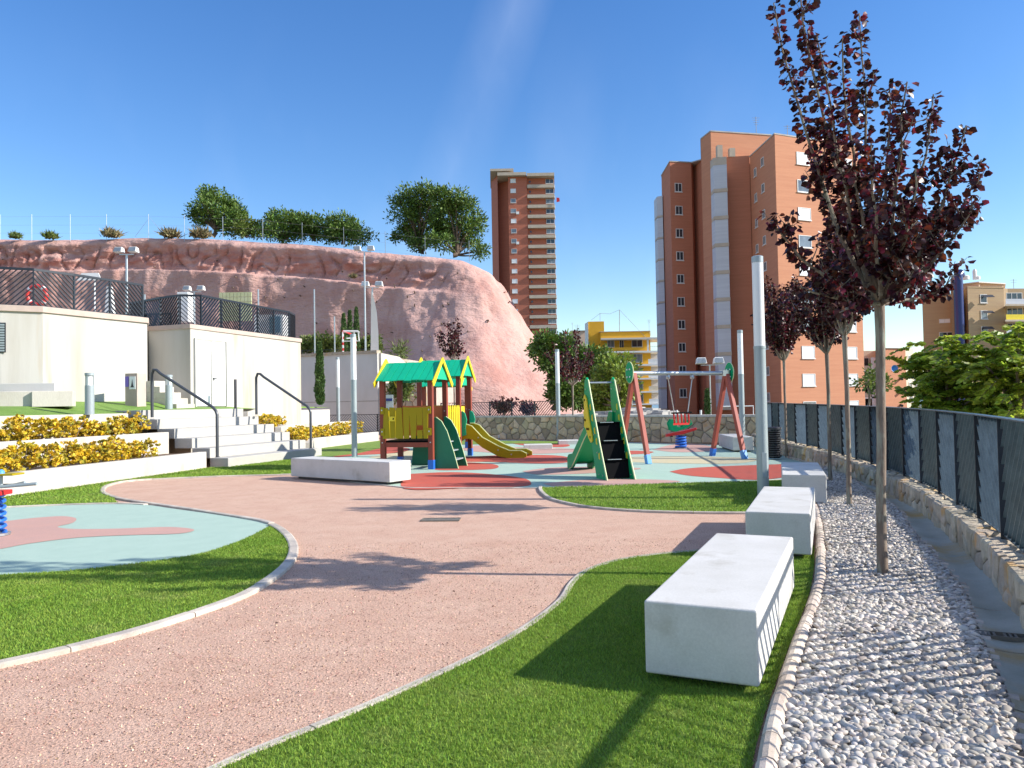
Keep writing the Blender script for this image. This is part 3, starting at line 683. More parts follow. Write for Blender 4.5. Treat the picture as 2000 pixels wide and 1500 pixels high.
def bench_at(c, ang, label, sy=1.0): dup(bsrc, (c[0], c[1], .012), ang, label).scale = (1, sy, 1)
bench_at((4.72, 12.62), R_(-19), 'third white block bench, behind the lamp post foot')
bench_at((-3.58, 16.70), R_(54), 'long white block bench between pink path and playhouse', 1.30)
bench_at((7.15, 24.75), R_(-5), 'farthest white block bench standing before the far rubble wall')
bx0, by0 = G(1022, 857); 
sl = thing('low_bench', (bx0, by0, 0), 'low flat white slab bench before the far wall, left of lamp', 'bench')
obj('slab', MB().box(bx0 - 1.15, bx0 + 1.15, by0 - .2, by0 + .3, .05, .2), 'bench', sl, bevel=.01)
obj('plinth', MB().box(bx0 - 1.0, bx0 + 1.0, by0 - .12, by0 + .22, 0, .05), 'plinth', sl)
for (px, py, l) in ((1051, 877, 1.0), (1111, 868, .8)):
    x, y = G(px, py); obj('kerb_block', MB().box(x - l / 2, x + l / 2, y - .2, y + .6, 0, .16), 'bench', label='small white kerb block on the play floor, ' + ('nearer one' if px < 1100 else 'farther one near the lamp post'), cat='kerb block', bevel=.01)

# ================================================================== TERRACES, HEDGES, STAIRS
def terrace(line, z0, z1, depth, label, th=.22):
    """wall whose face follows line; earth behind it"""
    bk1 = offs(line, -th); t = thing('retaining_wall', (line[0][0], line[0][1], z0), label, 'retaining wall')
    obj('wall', MB().prism(line + bk1[::-1], z0 - .3, z1), 'white_plain', t, bevel=.01)
    obj('soil', MB().prism(bk1 + offs(line, -depth)[::-1], z0 - .3, z1 - .05), 'soil', t, kind='stuff')
L1 = [(-12.2, 2), (-11.3, 8), (-10.55, 11), (-9.6, 14.7), (-8.35, 20.95)]
L2 = [(-13.4, 2), (-12.5, 8), (-11.8, 11), (-10.95, 15.5), (-9.55, 21.35)]
L3 = [(-14.6, 2), (-13.7, 8), (-13.0, 11), (-12.25, 16.2), (-10.9, 21.8)]
terrace(L1, 0, .45, 1.6, 'lowest white retaining wall left of the steps')
terrace(L2, .45, .99, 1.6, 'middle white retaining wall between the two yellow hedges left')
terrace(L3, .99, 1.53, .6, 'top white retaining wall edging the upper lawn left of steps', .16)
K1 = [(-6.9, 26.2), (-7.62, 29.6), (-6.25, 35.8)]; K2 = [(-8.0, 26.6), (-8.75, 30), (-7.3, 36)]; K3 = [(-9.3, 27.0), (-10.0, 30.4), (-8.6, 36.2)]
terrace(K1, 0, .42, 1.4, 'lowest white retaining wall right of the steps')
terrace(K2, .42, .95, 1.4, 'middle white retaining wall right of the steps')
terrace(K3, .95, 1.5, .8, 'top white retaining wall right of the steps', .16)
st = thing('steps', (-7.1, 23.3, 0), 'broad pale concrete steps climbing to the upper lawn', 'steps')
u = Vector((1.46, 4.45, 0)).normalized(); v = Vector((-u.y, u.x, 0)); o = Vector((-7.8, 21.05, 0)); W = 4.68
for k in range(6):
    a = o + v * (.6 * k); b = a + v * (.6 if k < 5 else .9)
    poly = [(p.x, p.y) for p in (a, a + u * (W - .02 * k), b + u * (W - .02 * k), b)]
    obj('step', MB().prism(poly, -.1 if k == 0 else .27 * k - .02, .27 * (k + 1) - .01), 'step', st, bevel=.012)
for off_, t0, t1, ll in ((.28, .58, 2.84, 'dark tubular handrail on the near left side of the steps'), (4.35, .2, 2.3, 'dark tubular handrail on the far right side of the steps')):
    f0 = o + u * off_ + v * t0; f1 = o + u * off_ + v * t1
    pts = [f0 + Vector((0, 0, .26)), f0 + Vector((0, 0, 1.42))]
    A = f0 + Vector((0, 0, 1.62)); Bz = f1 + Vector((0, 0, 2.78))
    pts = [(f0.x, f0.y, .26), (f0.x, f0.y, 1.45)] + [tuple(Vector((f0.x, f0.y, 1.45)).lerp(A + v * .03, t).lerp((A + v * .03).lerp(A + v * .25 + Vector((0, 0, .10)), t), t)) for t in (.35, .7, 1)]
    e = f1 - v * .30 + Vector((0, 0, 2.66))
    pts += [tuple(e), tuple(e.lerp(Bz, .45) + Vector((0, 0, .05))), tuple(e.lerp(Bz, .8) + Vector((0, 0, .02))), tuple(Bz + Vector((0, 0, -.14))), (f1.x, f1.y, 2.4), (f1.x, f1.y, 1.4)]
    h = thing('handrail', tuple(f0), ll, 'handrail')
    obj('rail_tube', MB().tube(pts, .043, 12), 'rail', h, smooth=True)
    for f, z in ((f0, .265), (f1, 1.345)): obj('foot_plate', MB().lathe((f.x, f.y, z), [(.07, 0), (.07, .012)], 14), 'rail', h)
# upper lawn rising to the walls
lw_ = MB(); near_e = [(-14.8, 2), (-13.9, 8), (-13.2, 11), (-12.42, 16.2), (-11.1, 21.9), (-11.3, 22.3), (-10.05, 26.7), (-10.1, 30.4), (-8.7, 36.2)]
far_e = [(-24, 2), (-22, 12), (-20, 18), (-17, 22), (-13.7, 24.5), (-12.2, 27.6), (-11.0, 30.0), (-9.6, 33.8), (-8.9, 38)]
V = [(p[0], p[1], 1.50 if p[1] < 22 else 1.595) for p in near_e] + [(p[0], p[1], 1.98 if i < 6 else 1.75 - .08 * (i - 6)) for i, p in enumerate(far_e)]
F = [(i, i + 9, i + 10, i + 1) for i in range(8)]
obj('lawn', lw_.add(V, F), 'lawn', kind='structure')
# hedges: each clump of yellow leaves is one shrub
def shrub(c, r, h, n, label, group, mat='hedge', leaf=.075, bare=False):
    t = thing('yellow_shrub', tuple(c), label, 'shrub', group)
    mb = MB()
    for i in range(6):
        a = random.uniform(0, 6.28); e = Vector((math.cos(a) * r * .6, math.sin(a) * r * .6, h * random.uniform(.6, .95)))
        mb.tube([Vector(c), Vector(c) + e * .5 + Vector((0, 0, .05)), Vector(c) + e], [.012, .009, .004], 5)
    obj('stems', mb, 'bark', t)
    tips = []
    for i in range(int(n / 9)):
        a = RNG.uniform(0, 6.283); rr = r * math.sqrt(RNG.uniform(.05, 1)); z = h * RNG.uniform(.12, 1) * (1 - .25 * (rr / r) ** 2)
        tips.append((c[0] + rr * math.cos(a), c[1] + rr * math.sin(a), c[2] + z))
    T = np.repeat(np.array(tips), 9, 0) + RNG.normal(0, .012, (len(tips) * 9, 3)); d = rdir(len(T)); d[:, 2] = np.abs(d[:, 2]) * .8 + .1
    obj('foliage', leaves_mesh('foliage', T, d, leaf * RNG.uniform(.7, 1.3, len(T)), 'oval', .2, 1.1), mat, t)
def hedge(line, z, off_, step, r, h, group, where, s0=0, s1=None, n=780):
    c = offs(line, -off_); s = arc(c); q = s0; spots = []; s1 = s1 or s[-1]
    while q < s1:
        (x, y), _ = at_s(c, s, q)
        spots.append((x, y, z)); q += step * random.uniform(.9, 1.1)
    spots.sort(key=lambda p: (p[1] - 23.5) ** 2)
    for i, p in enumerate(spots): shrub(p, r * random.uniform(.9, 1.2), h * random.uniform(.72, 1.2), int(n * random.uniform(.7, 1.15)), where % ORD[i], group)
ORD = 'first second third fourth fifth sixth seventh eighth ninth tenth eleventh twelfth thirteenth fourteenth fifteenth sixteenth seventeenth eighteenth nineteenth twentieth'.split()
hedge(L1, .38, .62, .52, .36, .55, 'yellow leaved shrubs hedging the lowest left terrace', '%s yellow shrub from the steps, lowest left terrace', 10.4, 17.9)
hedge(L2, .92, .62, .52, .36, .52, 'yellow leaved shrubs hedging the middle left terrace', '%s yellow shrub from the steps, middle left terrace', 11.5, 19.4)
hedge(K1, .36, .6, .6, .38, .55, 'yellow leaved shrubs right of the steps, lower row', '%s yellow shrub right of the steps, lower row', .2, 8.9, 620)
hedge(K2, .9, .6, .6, .36, .42, 'yellow leaved shrubs right of the steps, upper row', '%s yellow shrub right of the steps, upper row', .2, 4.2, 620)

# ================================================================== TERRACE BUILDINGS (left)
def online(a, b, px, z=None):
    """plan point on segment a-b seen in image column px"""
    d = ray(px, 790); k = d.x / d.y; (x1, y1), (x2, y2) = a, b
    t = (x1 - k * y1) / (k * (y2 - y1) - (x2 - x1)); return (x1 + (x2 - x1) * t, y1 + (y2 - y1) * t)
A_ = [(-21, 20.4), (-14.8, 22.2), (-13.9, 22.75), (-12.35, 26.0), (-12.7, 26.75), (-20, 37), (-24, 37)]
ba = thing('terrace_building', (-13.9, 22.7, 1.5), 'white rendered terrace block with rust stains, far left', 'building')
obj('wall', MB().prism(A_, -.2, 4.56), 'white_wall', ba)
def grow(poly, d):
    cx = sum(p[0] for p in poly) / len(poly); cy = sum(p[1] for p in poly) / len(poly)
    return [(p[0] + (p[0] - cx) / math.hypot(p[0] - cx, p[1] - cy) * d, p[1] + (p[1] - cy) / math.hypot(p[0] - cx, p[1] - cy) * d) for p in poly]
obj('parapet_cap', MB().prism(grow(A_, .07), 4.56, 4.74), 'cap_pink', ba, bevel=.01)
B_ = [(-12.95, 27.4), (-11.22, 26.8), (-9.15, 33.3), (-9.6, 34.5), (-16, 41), (-19.5, 37.5)]
bb = thing('terrace_building', (-11.2, 26.8, 1.5), 'white terrace block with a double door, right of the stained one', 'building')
obj('wall', MB().prism(B_, -.2, 4.44), 'white_wall', bb)
obj('parapet_cap', MB().prism(grow(B_, .06), 4.44, 4.60), 'cap_pink', bb, bevel=.01)
# double door
w0, w1 = (-11.22, 26.8), (-9.15, 33.3); wd = Vector((w1[0] - w0[0], w1[1] - w0[1], 0)).normalized(); wn = Vector((wd.y, -wd.x, 0))
a = Vector((*online(w0, w1, 381), 0)); m = Vector((*online(w0, w1, 411), 0)); b = Vector((*online(w0, w1, 440), 0))
dr = thing('double_door', (m.x, m.y, 1.75), 'white double door in the right terrace block', 'door')
for p, q in ((a, m), (m, b)):
    l = (q - p).length
    lf = obj('door_leaf', MB().plate([(.03, 0), (l - .03, 0), (l - .03, 2.34), (.03, 2.34)], p + wn * .02 + Vector((0, 0, 1.72)), wd, (0, 0, 1), .05), 'white', dr, bevel=.004)
obj('shadow_gap', MB().plate([(-.02, 0), ((b - a).length + .02, 0), ((b - a).length + .02, 2.38), (-.02, 2.38)], a + wn * .004 + Vector((0, 0, 1.71)), wd, (0, 0, 1), .02), 'mortar', dr)  # dark plate added behind the leaves to paint their shadow gap
obj('door_frame', MB().plate([(-.05, 0), (0, 0), (0, 2.38), (-.05, 2.42)], a + wn * .03 + Vector((0, 0, 1.7)), wd, (0, 0, 1), .09).plate([(0, 0), (.05, 0), (.05, 2.42), (0, 2.38)], b + wn * .03 + Vector((0, 0, 1.7)), wd, (0, 0, 1), .09), 'grey_wall', dr)
hp = m + wd * .09 + wn * .10 + Vector((0, 0, 2.72))
obj('handle', MB().tube([hp - wn * .06, hp, hp + wd * .14], .016, 8).lathe((hp - wn * .05 + Vector((0, 0, -.05)))[:], [(.02, -.06), (.02, .08)], 8), 'dark', dr)
# grille, ramp wall, cubes, sign box, small steps by the walls
g0, g1 = Vector((-16.5, 21.75, 0)), Vector((-14.84, 22.19, 0)); gu = (g1 - g0).normalized(); gn = Vector((gu.y, -gu.x, 0)); go = Vector((*online((-21, 20.4), (-14.8, 22.2), 10), 0))
gt = thing('vent_grille', tuple(go), 'grey louvred vent in the far left wall', 'vent')
obj('grille_frame', MB().plate([(-.75, 3.35), (.02, 3.35), (.02, 4.22), (-.75, 4.22)], go + gn * .012, gu, (0, 0, 1), .02), 'fence_dark', gt)
for i in range(11): obj('louvre', MB().plate([(-.72, 3.38 + i * .075), (-.01, 3.38 + i * .075), (-.01, 3.43 + i * .075), (-.72, 3.43 + i * .075)], go + gn * .035, gu, (0, 0, 1), .02), 'lamp_grey', gt)
rw = [G(-160, 762, 1.95) if False else (-16.6, 20.2), (-12.85, 22.3)]
def wallbox(p, q, th, z0, z1): 
    d = Vector((q[0] - p[0], q[1] - p[1])).normalized(); n_ = (d.y * th / 2, -d.x * th / 2)
    return MB().prism([(p[0] + n_[0], p[1] + n_[1]), (q[0] + n_[0], q[1] + n_[1]), (q[0] - n_[0], q[1] - n_[1]), (p[0] - n_[0], p[1] - n_[1])], z0, z1)
pr = P(122, 760, 22.0)
obj('ramp_wall', wallbox((-17, 21.1), (pr.x, 21.7), .18, 1.7, 2.42), 'grey_wall', label='long low grey ramp wall before the stained white wall', cat='low wall', bevel=.01)
for px0, px1, D, lb in ((-30, 48, 20.5, 'low white block on the upper lawn at the left picture edge'), (62, 124, 20.8, 'low white block on the upper lawn, right of the other')):
    a = P(px0, 783, D); b = P(px1, 783, D); obj('lawn_block', MB().prism([(a.x, a.y), (b.x, b.y + .45), (b.x - .35, b.y + 1.2), (a.x - .35, a.y + .75)], 1.75, 2.18), 'white_plain', label=lb, cat='block', bevel=.012)
c = P(258, 782, 24.0); sb = thing('sign_box', (c.x, c.y, 1.85), 'grey cabinet with a violet and white poster on the upper lawn', 'cabinet')
obj('cabinet', MB().prism([(c.x - .22, c.y), (c.x + .2, c.y - .08), (c.x + .28, c.y + .34), (c.x - .14, c.y + .42)], 1.7, 2.77), 'cap_pink', sb, bevel=.01)
q0 = Vector((c.x - .2, c.y - .004, 2.25)); qd = Vector((.42, -.08, 0)).normalized(); qn = Vector((qd.y, -qd.x, 0))
obj('violet_label', MB().plate([(0.0, .1), (.12, .1), (.12, .42), (0, .42)], q0 + qn * .02, qd, (0, 0, 1), .012), 'purple', sb)
ps = obj('poster', MB().plate([(.15, .02), (.36, .02), (.36, .42), (.15, .42)], q0 + qn * .02, qd, (0, 0, 1), .012), 'sign_white', sb)
obj('emblem', MB().plate([(.19, .08), (.32, .08), (.29, .13), (.275, .2), (.255, .33), (.235, .2), (.22, .13)], q0 + qn * .032, qd, (0, 0, 1), .006), 'dark', ps)
ms = thing('small_steps', (-11.9, 26.4, 1.7), 'little flight of pale steps between the two white blocks', 'steps')
for k in range(5): obj('step', MB().prism([(-12.5, 26.0 + .0), (-11.1 - .24 * k, 25.4 + .12 * k), (-10.95 - .24 * k, 26.5), (-12.3, 27.2)], 1.6 + .2 * k, 1.8 + .2 * k - .002), 'white_plain', ms, bevel=.008)
# bollard lights on lawn
def bollard(px, py, D, label, first=None):
    p = P(px, py, D)
    if first: return dup(first, (p.x, p.y, p.z), R_(random.uniform(0, 40)), label)
    t = thing('bollard_light', (p.x, p.y, p.z), label, 'bollard light', 'bollard lights on the upper lawn')
    obj('post', MB().lathe((0, 0, 0), [(.115, -.15), (.115, .62), (.10, .63)], 20), 'lamp_grey', t, world=False, smooth=True)
    obj('lens', MB().lathe((0, 0, 0), [(.085, .625), (.085, .88)], 16), 'lamp_white', t, world=False, smooth=True)
    mb = MB()
    for a in (0, 90, 180, 270): x, y = .1 * math.cos(R_(a)), .1 * math.sin(R_(a)); mb.beam((x, y, .62), (x, y, .9), .02, .02)
    obj('cage_bars', mb, 'lamp_grey', t, world=False)
    obj('cap', MB().lathe((0, 0, 0), [(.117, .885), (.117, .95), (.09, .96)], 20), 'lamp_grey', t, world=False, smooth=True); return t
b1 = bollard(175, 799, 20.3, 'grey bollard light on the lawn, left of the sign cabinet')
bollard(330, 790, 24.8, 'grey bollard light seen behind the left handrail', b1)
for px, yt, yb, D in ((460, 742, 791, 27.5), (454, 745, 791, 27.7)):
    p = P(px, yb, D); 
    if px == 460: obj('post_marker', MB().lathe(tuple(p), [(.05, -.2), (.05, .9), (.045, .92)], 12), 'dark', label='slim dark post standing before the white double door wall', cat='post', smooth=True)
# railings on the terraces
railing([(-20, 20.95), (-14.75, 22.45), (-14.0, 22.95), (-12.5, 26.0)], 1.12, 1.15, .15, 'tall dark herringbone railing above the stained white block', 4.74)
railing([(-14.6, 29.4), (-12.6, 27.9), (-11.35, 27.25), (-9.45, 33.2), (-9.6, 34.0)], 1.12, 1.1, .15, 'dark herringbone railing above the double door block', 4.60)
railing([(-22, 30), (-16.5, 29.0), (-12.7, 28.6)], 1.0, 1.2, .13, 'second dark railing behind, round the red lifebuoy', 4.2)
t = P(72, 577, 24.5); lb = thing('lifebuoy', tuple(t), 'red lifebuoy hanging behind the left terrace railing', 'lifebuoy')
obj('ring', MB().tube([t + Vector((.30 * math.cos(a), 0, .30 * math.sin(a))) for a in np.linspace(0, 6.283, 22)], .075, 10), 'lifered', lb, smooth=True)
for a in (.8, 2.4, 3.9, 5.5): obj('band', MB().tube([t + Vector((.30 * math.cos(a + e), 0, .30 * math.sin(a + e))) for e in (-.12, 0, .12)], .08, 10), 'white', lb)
def pbox(name, px0, px1, py0, py1, D, dep, mat, label, cat):
    a = P(px0, py1, D); b = P(px1, py0, D); return obj(name, MB().box(a.x, b.x, D, D + dep, a.z, b.z), mat, label=label, cat=cat, bevel=.01)
cb = pbox('white_cabinet', 346, 367, 570, 628, 29.5, .5, 'white', 'tall white cabinet behind the railing between the blocks', 'cabinet')
t = thing('glass_block_screen', tuple(P(460, 600, 42)), 'yellowish glass block panel standing on the terrace', 'screen')
a = P(428, 628, 42); b = P(491, 570, 42)
for i in range(9):
    for j in range(6):
        w = (b.x - a.x) / 9; h = (b.z - a.z) / 6; obj('glass_block', MB().box(a.x + i * w + .01, a.x + (i + 1) * w - .01, 42, 42.1, a.z + j * h + .01, a.z + (j + 1) * h - .01), 'glassblock', t)
t = thing('kiosk', tuple(P(520, 650, 36)), 'low white kiosk with teal glass behind the railing', 'kiosk')
a = P(497, 660, 36); b = P(552, 614, 36); obj('wall', MB().box(a.x, b.x, 36, 37.5, a.z, b.z), 'white', t)
a = P(527, 650, 36); b = P(548, 618, 36); obj('window', MB().box(a.x, b.x, 35.93, 35.99, a.z, b.z), 'tealglass', t)
t = thing('canopy', tuple(P(165, 560, 34)), 'white folded sun canopy behind the left railing', 'canopy')
obj('roof', MB().plate([(0, 0), (1.1, 0), (.95, .33), (.2, .33)], P(150, 548, 34), (1, 0, 0), (0, .1, 1), .04), 'white', t); obj('pole', MB().tube([P(185, 640, 34.1), P(185, 540, 34.1)], .03), 'white', t)
t = P(215, 600, 33); obj('white_awning', MB().plate([(0, 0), (.45, 0), (.28, 1.6), (.12, 1.6)], P(205, 635, 32), (1, 0, 0), (0, 0, 1), .2), 'white', label='narrow white parasol folded behind the left railing', cat='parasol')

# ================================================================== GREY COURT WALL AND SPORTS COURT
gw = thing('court_wall', (-10, 45, 0), 'tall pale grey rendered wall below the sports court', 'wall')
ga, gb = P(560, 790, 46), P(741, 790, 43.5)
obj('wall', wallbox((ga.x, ga.y), (gb.x, gb.y), .3, -.5, 4.62), 'grey_wall', gw)
obj('coping', wallbox((ga.x, ga.y - .02), (gb.x, gb.y - .02), .42, 4.62, 4.78), 'stone_pale', gw)
gc = P(790, 790, 47)
obj('side_wall', MB().plate([(0, -.5), (5.2, -.5), (5.2, 2.6), (4.2, 4.0), (2.6, 4.55), (0, 4.62)], (gb.x, gb.y, 0), (gc.x - gb.x, gc.y - gb.y, 0), (0, 0, 1), .3), 'white_plain', gw)
obj('joint', wallbox((ga.x, ga.y - .16), (gb.x, gb.y - .16), .02, 1.9, 1.93), 'mortar', gw)
COURT = [(-40, 46.4), (ga.x, 46.4), (gb.x, 44.0), (gc.x, 47.3), (-4, 60), (-40, 66)]
obj('court_ground', MB().prism(COURT, -.4, 4.5), 'cap_pink', kind='structure')
mw = [(gc.x + .2, 46.6), (-3.0, 43.0), (-1.0, 41.5)]
rm = thing('stone_wall', (-4, 43, 0), 'rough pale rubble wall glimpsed behind the playhouse', 'stone wall')
obj('core', MB().prism([(gb.x + .3, 43.4), (-4.9, 42.5), (-4.7, 43.2), (gb.x + .3, 44.2)], -.5, 2.9), 'stone_pale', rm)
def sfar2(u, v_, d): a = Vector((gb.x + .3, 43.4)); b = Vector((-1.6, 41.2)); t = (b - a).normalized(); return (a.x + t.x * u + t.y * d, a.y + t.y * u - t.x * d, v_)
stones(rm, vcells(2.5, 2.85, 6, 6, .36), sfar2, .025, .08, 'stone_pale')
def flood(base, h, label, n=2, r=.05, sc=1.0, first_dx=.55):
    t = thing('floodlight_mast', tuple(base), label, 'floodlight'); b = Vector(base)
    obj('pole', MB().tube([b, b + Vector((0, 0, h))], [r * 1.2, r], 10), 'steel', t, smooth=True)
    obj('cross_arm', MB().beam(b + Vector((-first_dx, 0, h)), b + Vector((first_dx, 0, h)), .05, .05), 'steel', t)
    for i in range(n):
        x = -first_dx + 2 * first_dx * i / max(1, n - 1); c = b + Vector((x, 0, h + .08))
        lamp = MB().add([c + Vector(q) * sc for q in ((-.26, -.3, .02), (.26, -.3, .02), (.26, .18, .0), (-.26, .18, .0), (-.22, -.16, .34), (.22, -.16, .34), (.2, .2, .3), (-.2, .2, .3))],
                        [(3, 2, 1, 0), (4, 5, 6, 7), (0, 1, 5, 4), (1, 2, 6, 5), (2, 3, 7, 6), (3, 0, 4, 7)])
        hd = obj('lamp_head', lamp, 'white', t, bevel=.02); obj('lens', MB().add([c + Vector(q) * sc for q in ((-.23, -.315, .05), (.23, -.315, .05), (.2, -.19, .31), (-.2, -.19, .31))], [(0, 1, 2, 3)]), 'glass2', hd)
p = P(248, 620, 37); flood((p.x, p.y, p.z), P(248, 497, 37).z - p.z, 'tall twin floodlight mast rising behind the left terrace', sc=.8, first_dx=.35)
p = P(714, 690, 48); flood((p.x, p.y, p.z), P(710, 492, 48).z - p.z, 'tallest twin floodlight mast on the sports court', sc=.85, first_dx=.42)
p = P(729, 690, 56); flood((p.x, p.y, p.z), P(727, 562, 56).z - p.z, 'shorter twin floodlight mast beside the white fin', sc=1.1, first_dx=.5)
p = P(380, 640, 50); flood((p.x, p.y, p.z), P(380, 570, 50).z - p.z, 'small twin floodlight behind the double door block', sc=.9, first_dx=.45)
p = P(1388, 800, 55); flood((p.x, p.y, p.z - 4), P(1384, 713, 55).z - p.z + 4, 'twin floodlight mast before the big red tower, above the swing', sc=1.35, first_dx=.62)
p = P(1234, 800, 55); flood((p.x, p.y, p.z - 4), P(1234, 738, 55).z - p.z + 4, 'floodlight peeping out left of the swing top', n=1, sc=1.5, first_dx=.1)
for px, y0_, y1_, D, lb in ((615, 690, 565, 47.5, 'thin pale pole left of the cypress tips'), (654, 690, 618, 50, 'short thin pale pole right of the slim cypress'), (505, 640, 565, 45, 'thin pale pole behind the glass block panel'), (283, 650, 575, 42, 'thin pale pole in the gap between the terrace blocks')):
    a = P(px, y0_, D); b = P(px, y1_, D); obj('thin_pole', MB().tube([(a.x, a.y, a.z), (a.x, a.y, b.z)], .045, 8), 'steel', label=lb, cat='pole', smooth=True)
t = thing('concrete_fin', tuple(P(735, 690, 50)), 'tall curved pale fin standing on the sports court', 'sculpture')
pts = [(724, 690), (740, 690), (739, 650), (736, 610), (731, 585), (725, 566)]
V2 = [P(x, y, 50) for x, y in pts]; obj('blade', MB().add([v_ for v_ in V2] + [v_ + Vector((-.1, .5, 0)) for v_ in V2], [tuple(range(6)), tuple(range(11, 5, -1))] + [(i, i + 6, (i + 1) % 6 + 6, (i + 1) % 6) for i in range(6)]), 'grey_wall', t)
gl_ = thing('goal', tuple(P(683, 690, 46.5)), 'red and white goal frame at the edge of the sports court', 'goal')
a = P(670, 691, 46.5); top = P(670, 646, 46.5); b = P(696, 691, 46.5)
for (x, yy, zz0, zz1, hz) in ((a.x, 46.5, a.z, top.z, 0), (a.x + .25, 49, a.z, top.z - .1, 0)):
    for k in range(8):
        z0 = zz0 + (zz1 - zz0) * k / 8; z1 = zz0 + (zz1 - zz0) * (k + 1) / 8; obj('post_band', MB().beam((x, yy, z0), (x, yy, z1), .09, .09), 'red' if k % 2 else 'white', gl_)
obj('crossbar', MB().beam((a.x, 46.5, top.z), (a.x + .25, 49, top.z - .1), .09, .09), 'red', gl_)
obj('stay', MB().tube([(a.x, 46.5, top.z), (a.x + .9, 46.6, top.z), (a.x + .95, 46.6, top.z - .6)], .03, 6), 'white', gl_)
hoop = thing('basketball_hoop', tuple(P(690, 650, 46)), 'white basketball frame behind the near left lamp post', 'basketball hoop')
q = P(690, 690, 46); z_ = P(690, 650, 46).z
obj('arm', MB().tube([(q.x, 46, q.z), (q.x, 46, z_ - .3), (q.x + .2, 45.4, z_)], .04, 8), 'white', hoop); obj('frame', MB().tube([(q.x - .5, 45.4, z_), (q.x + .5, 45.4, z_), (q.x + .5, 45.4, z_ - .55), (q.x - .5, 45.4, z_ - .55), (q.x - .5, 45.4, z_)], .025, 6), 'white', hoop)
obj('ring', MB().tube([(q.x + .23 * math.cos(a_), 45.1 + .23 * math.sin(a_), z_ - .4) for a_ in np.linspace(0, 6.283, 14)], .02, 6), 'white', hoop)
railing([(P(590, 690, 52).x, 52), (P(780, 690, 52).x, 52)], 1.0, 3.0, .5, 'thin dark railing at the back of the sports court', 4.5, bar=.02)
sp = P(759, 800, 37); t = thing('notice_board', tuple(sp), 'grey notice panel behind the front left playhouse post', 'notice board')
obj('board', MB().box(sp.x - .22, sp.x + .22, 37, 37.08, .4, 2.15), 'lamp_grey', t, bevel=.01); obj('label_plate', MB().box(sp.x - .2, sp.x + .18, 36.97, 36.998, 1.85, 1.98), 'navy', t)
# ================================================================== LAMP POSTS
def lamp_src():
    t = thing('lamp_post', (0, 0, 0), '', 'lamp post', 'slim cylindrical lamp posts')
    obj('post', MB().lathe((0, 0, 0), [(.092, 0), (.092, 2.45)], 24), 'lamp_grey', t, world=False, smooth=True)
    obj('diffuser', MB().lathe((0, 0, 0), [(.088, 2.451), (.088, 3.83)], 24), 'lamp_white', t, world=False, smooth=True)
    obj('cap', MB().lathe((0, 0, 0), [(.092, 3.83), (.092, 3.93), (.07, 3.94)], 24), 'lamp_grey', t, world=False, smooth=True)
    obj('collar', MB().lathe((0, 0, 0), [(.098, 2.43), (.098, 2.47)], 24), 'lamp_grey', t, world=False, smooth=True)
    obj('door_plate', MB().box(-.04, .04, -.097, -.085, .35, .75), 'lamp_grey', t, world=False, bevel=.004)
    return t
lp = lamp_src(); lx = P(1491, 950, 12.5).x
lp.location = (lx - .02, 12.45, 0); lp['label'] = 'nearest tall grey and white lamp post, behind the second block bench'
for px, D, z, lb in ((692, 24.6, 0, 'lamp post left of the playhouse, rising beside the steps'), (1091, 33.2, 0, 'lamp post right of the playhouse slide'), (1450, 25.6, 0, 'lamp post behind the right legs of the swing'), (661, 37.5, .1, 'small far lamp post before the grey court wall')):
    q = P(px, 850, D); dup(lp, (q.x, q.y, z), R_(random.uniform(-30, 30)), lb)
# litter bin
q = P(1513, 893, 20.5); t = thing('litter_bin', (q.x, q.y, 0), 'black slatted cylindrical litter bin by the fence end', 'litter bin')
obj('liner', MB().lathe((q.x, q.y, 0), [(.15, .05), (.15, .78)], 20), 'black', t, smooth=True)
for i in range(12):
    z = .08 + i * .06; obj('hoop', MB().lathe((q.x, q.y, 0), [(.175, z), (.185, z + .006), (.185, z + .03), (.175, z + .036)], 20), 'dark', t, smooth=True)
obj('rim', MB().lathe((q.x, q.y, 0), [(.19, .80), (.20, .81), (.20, .86), (.16, .87)], 20), 'dark', t, smooth=True)
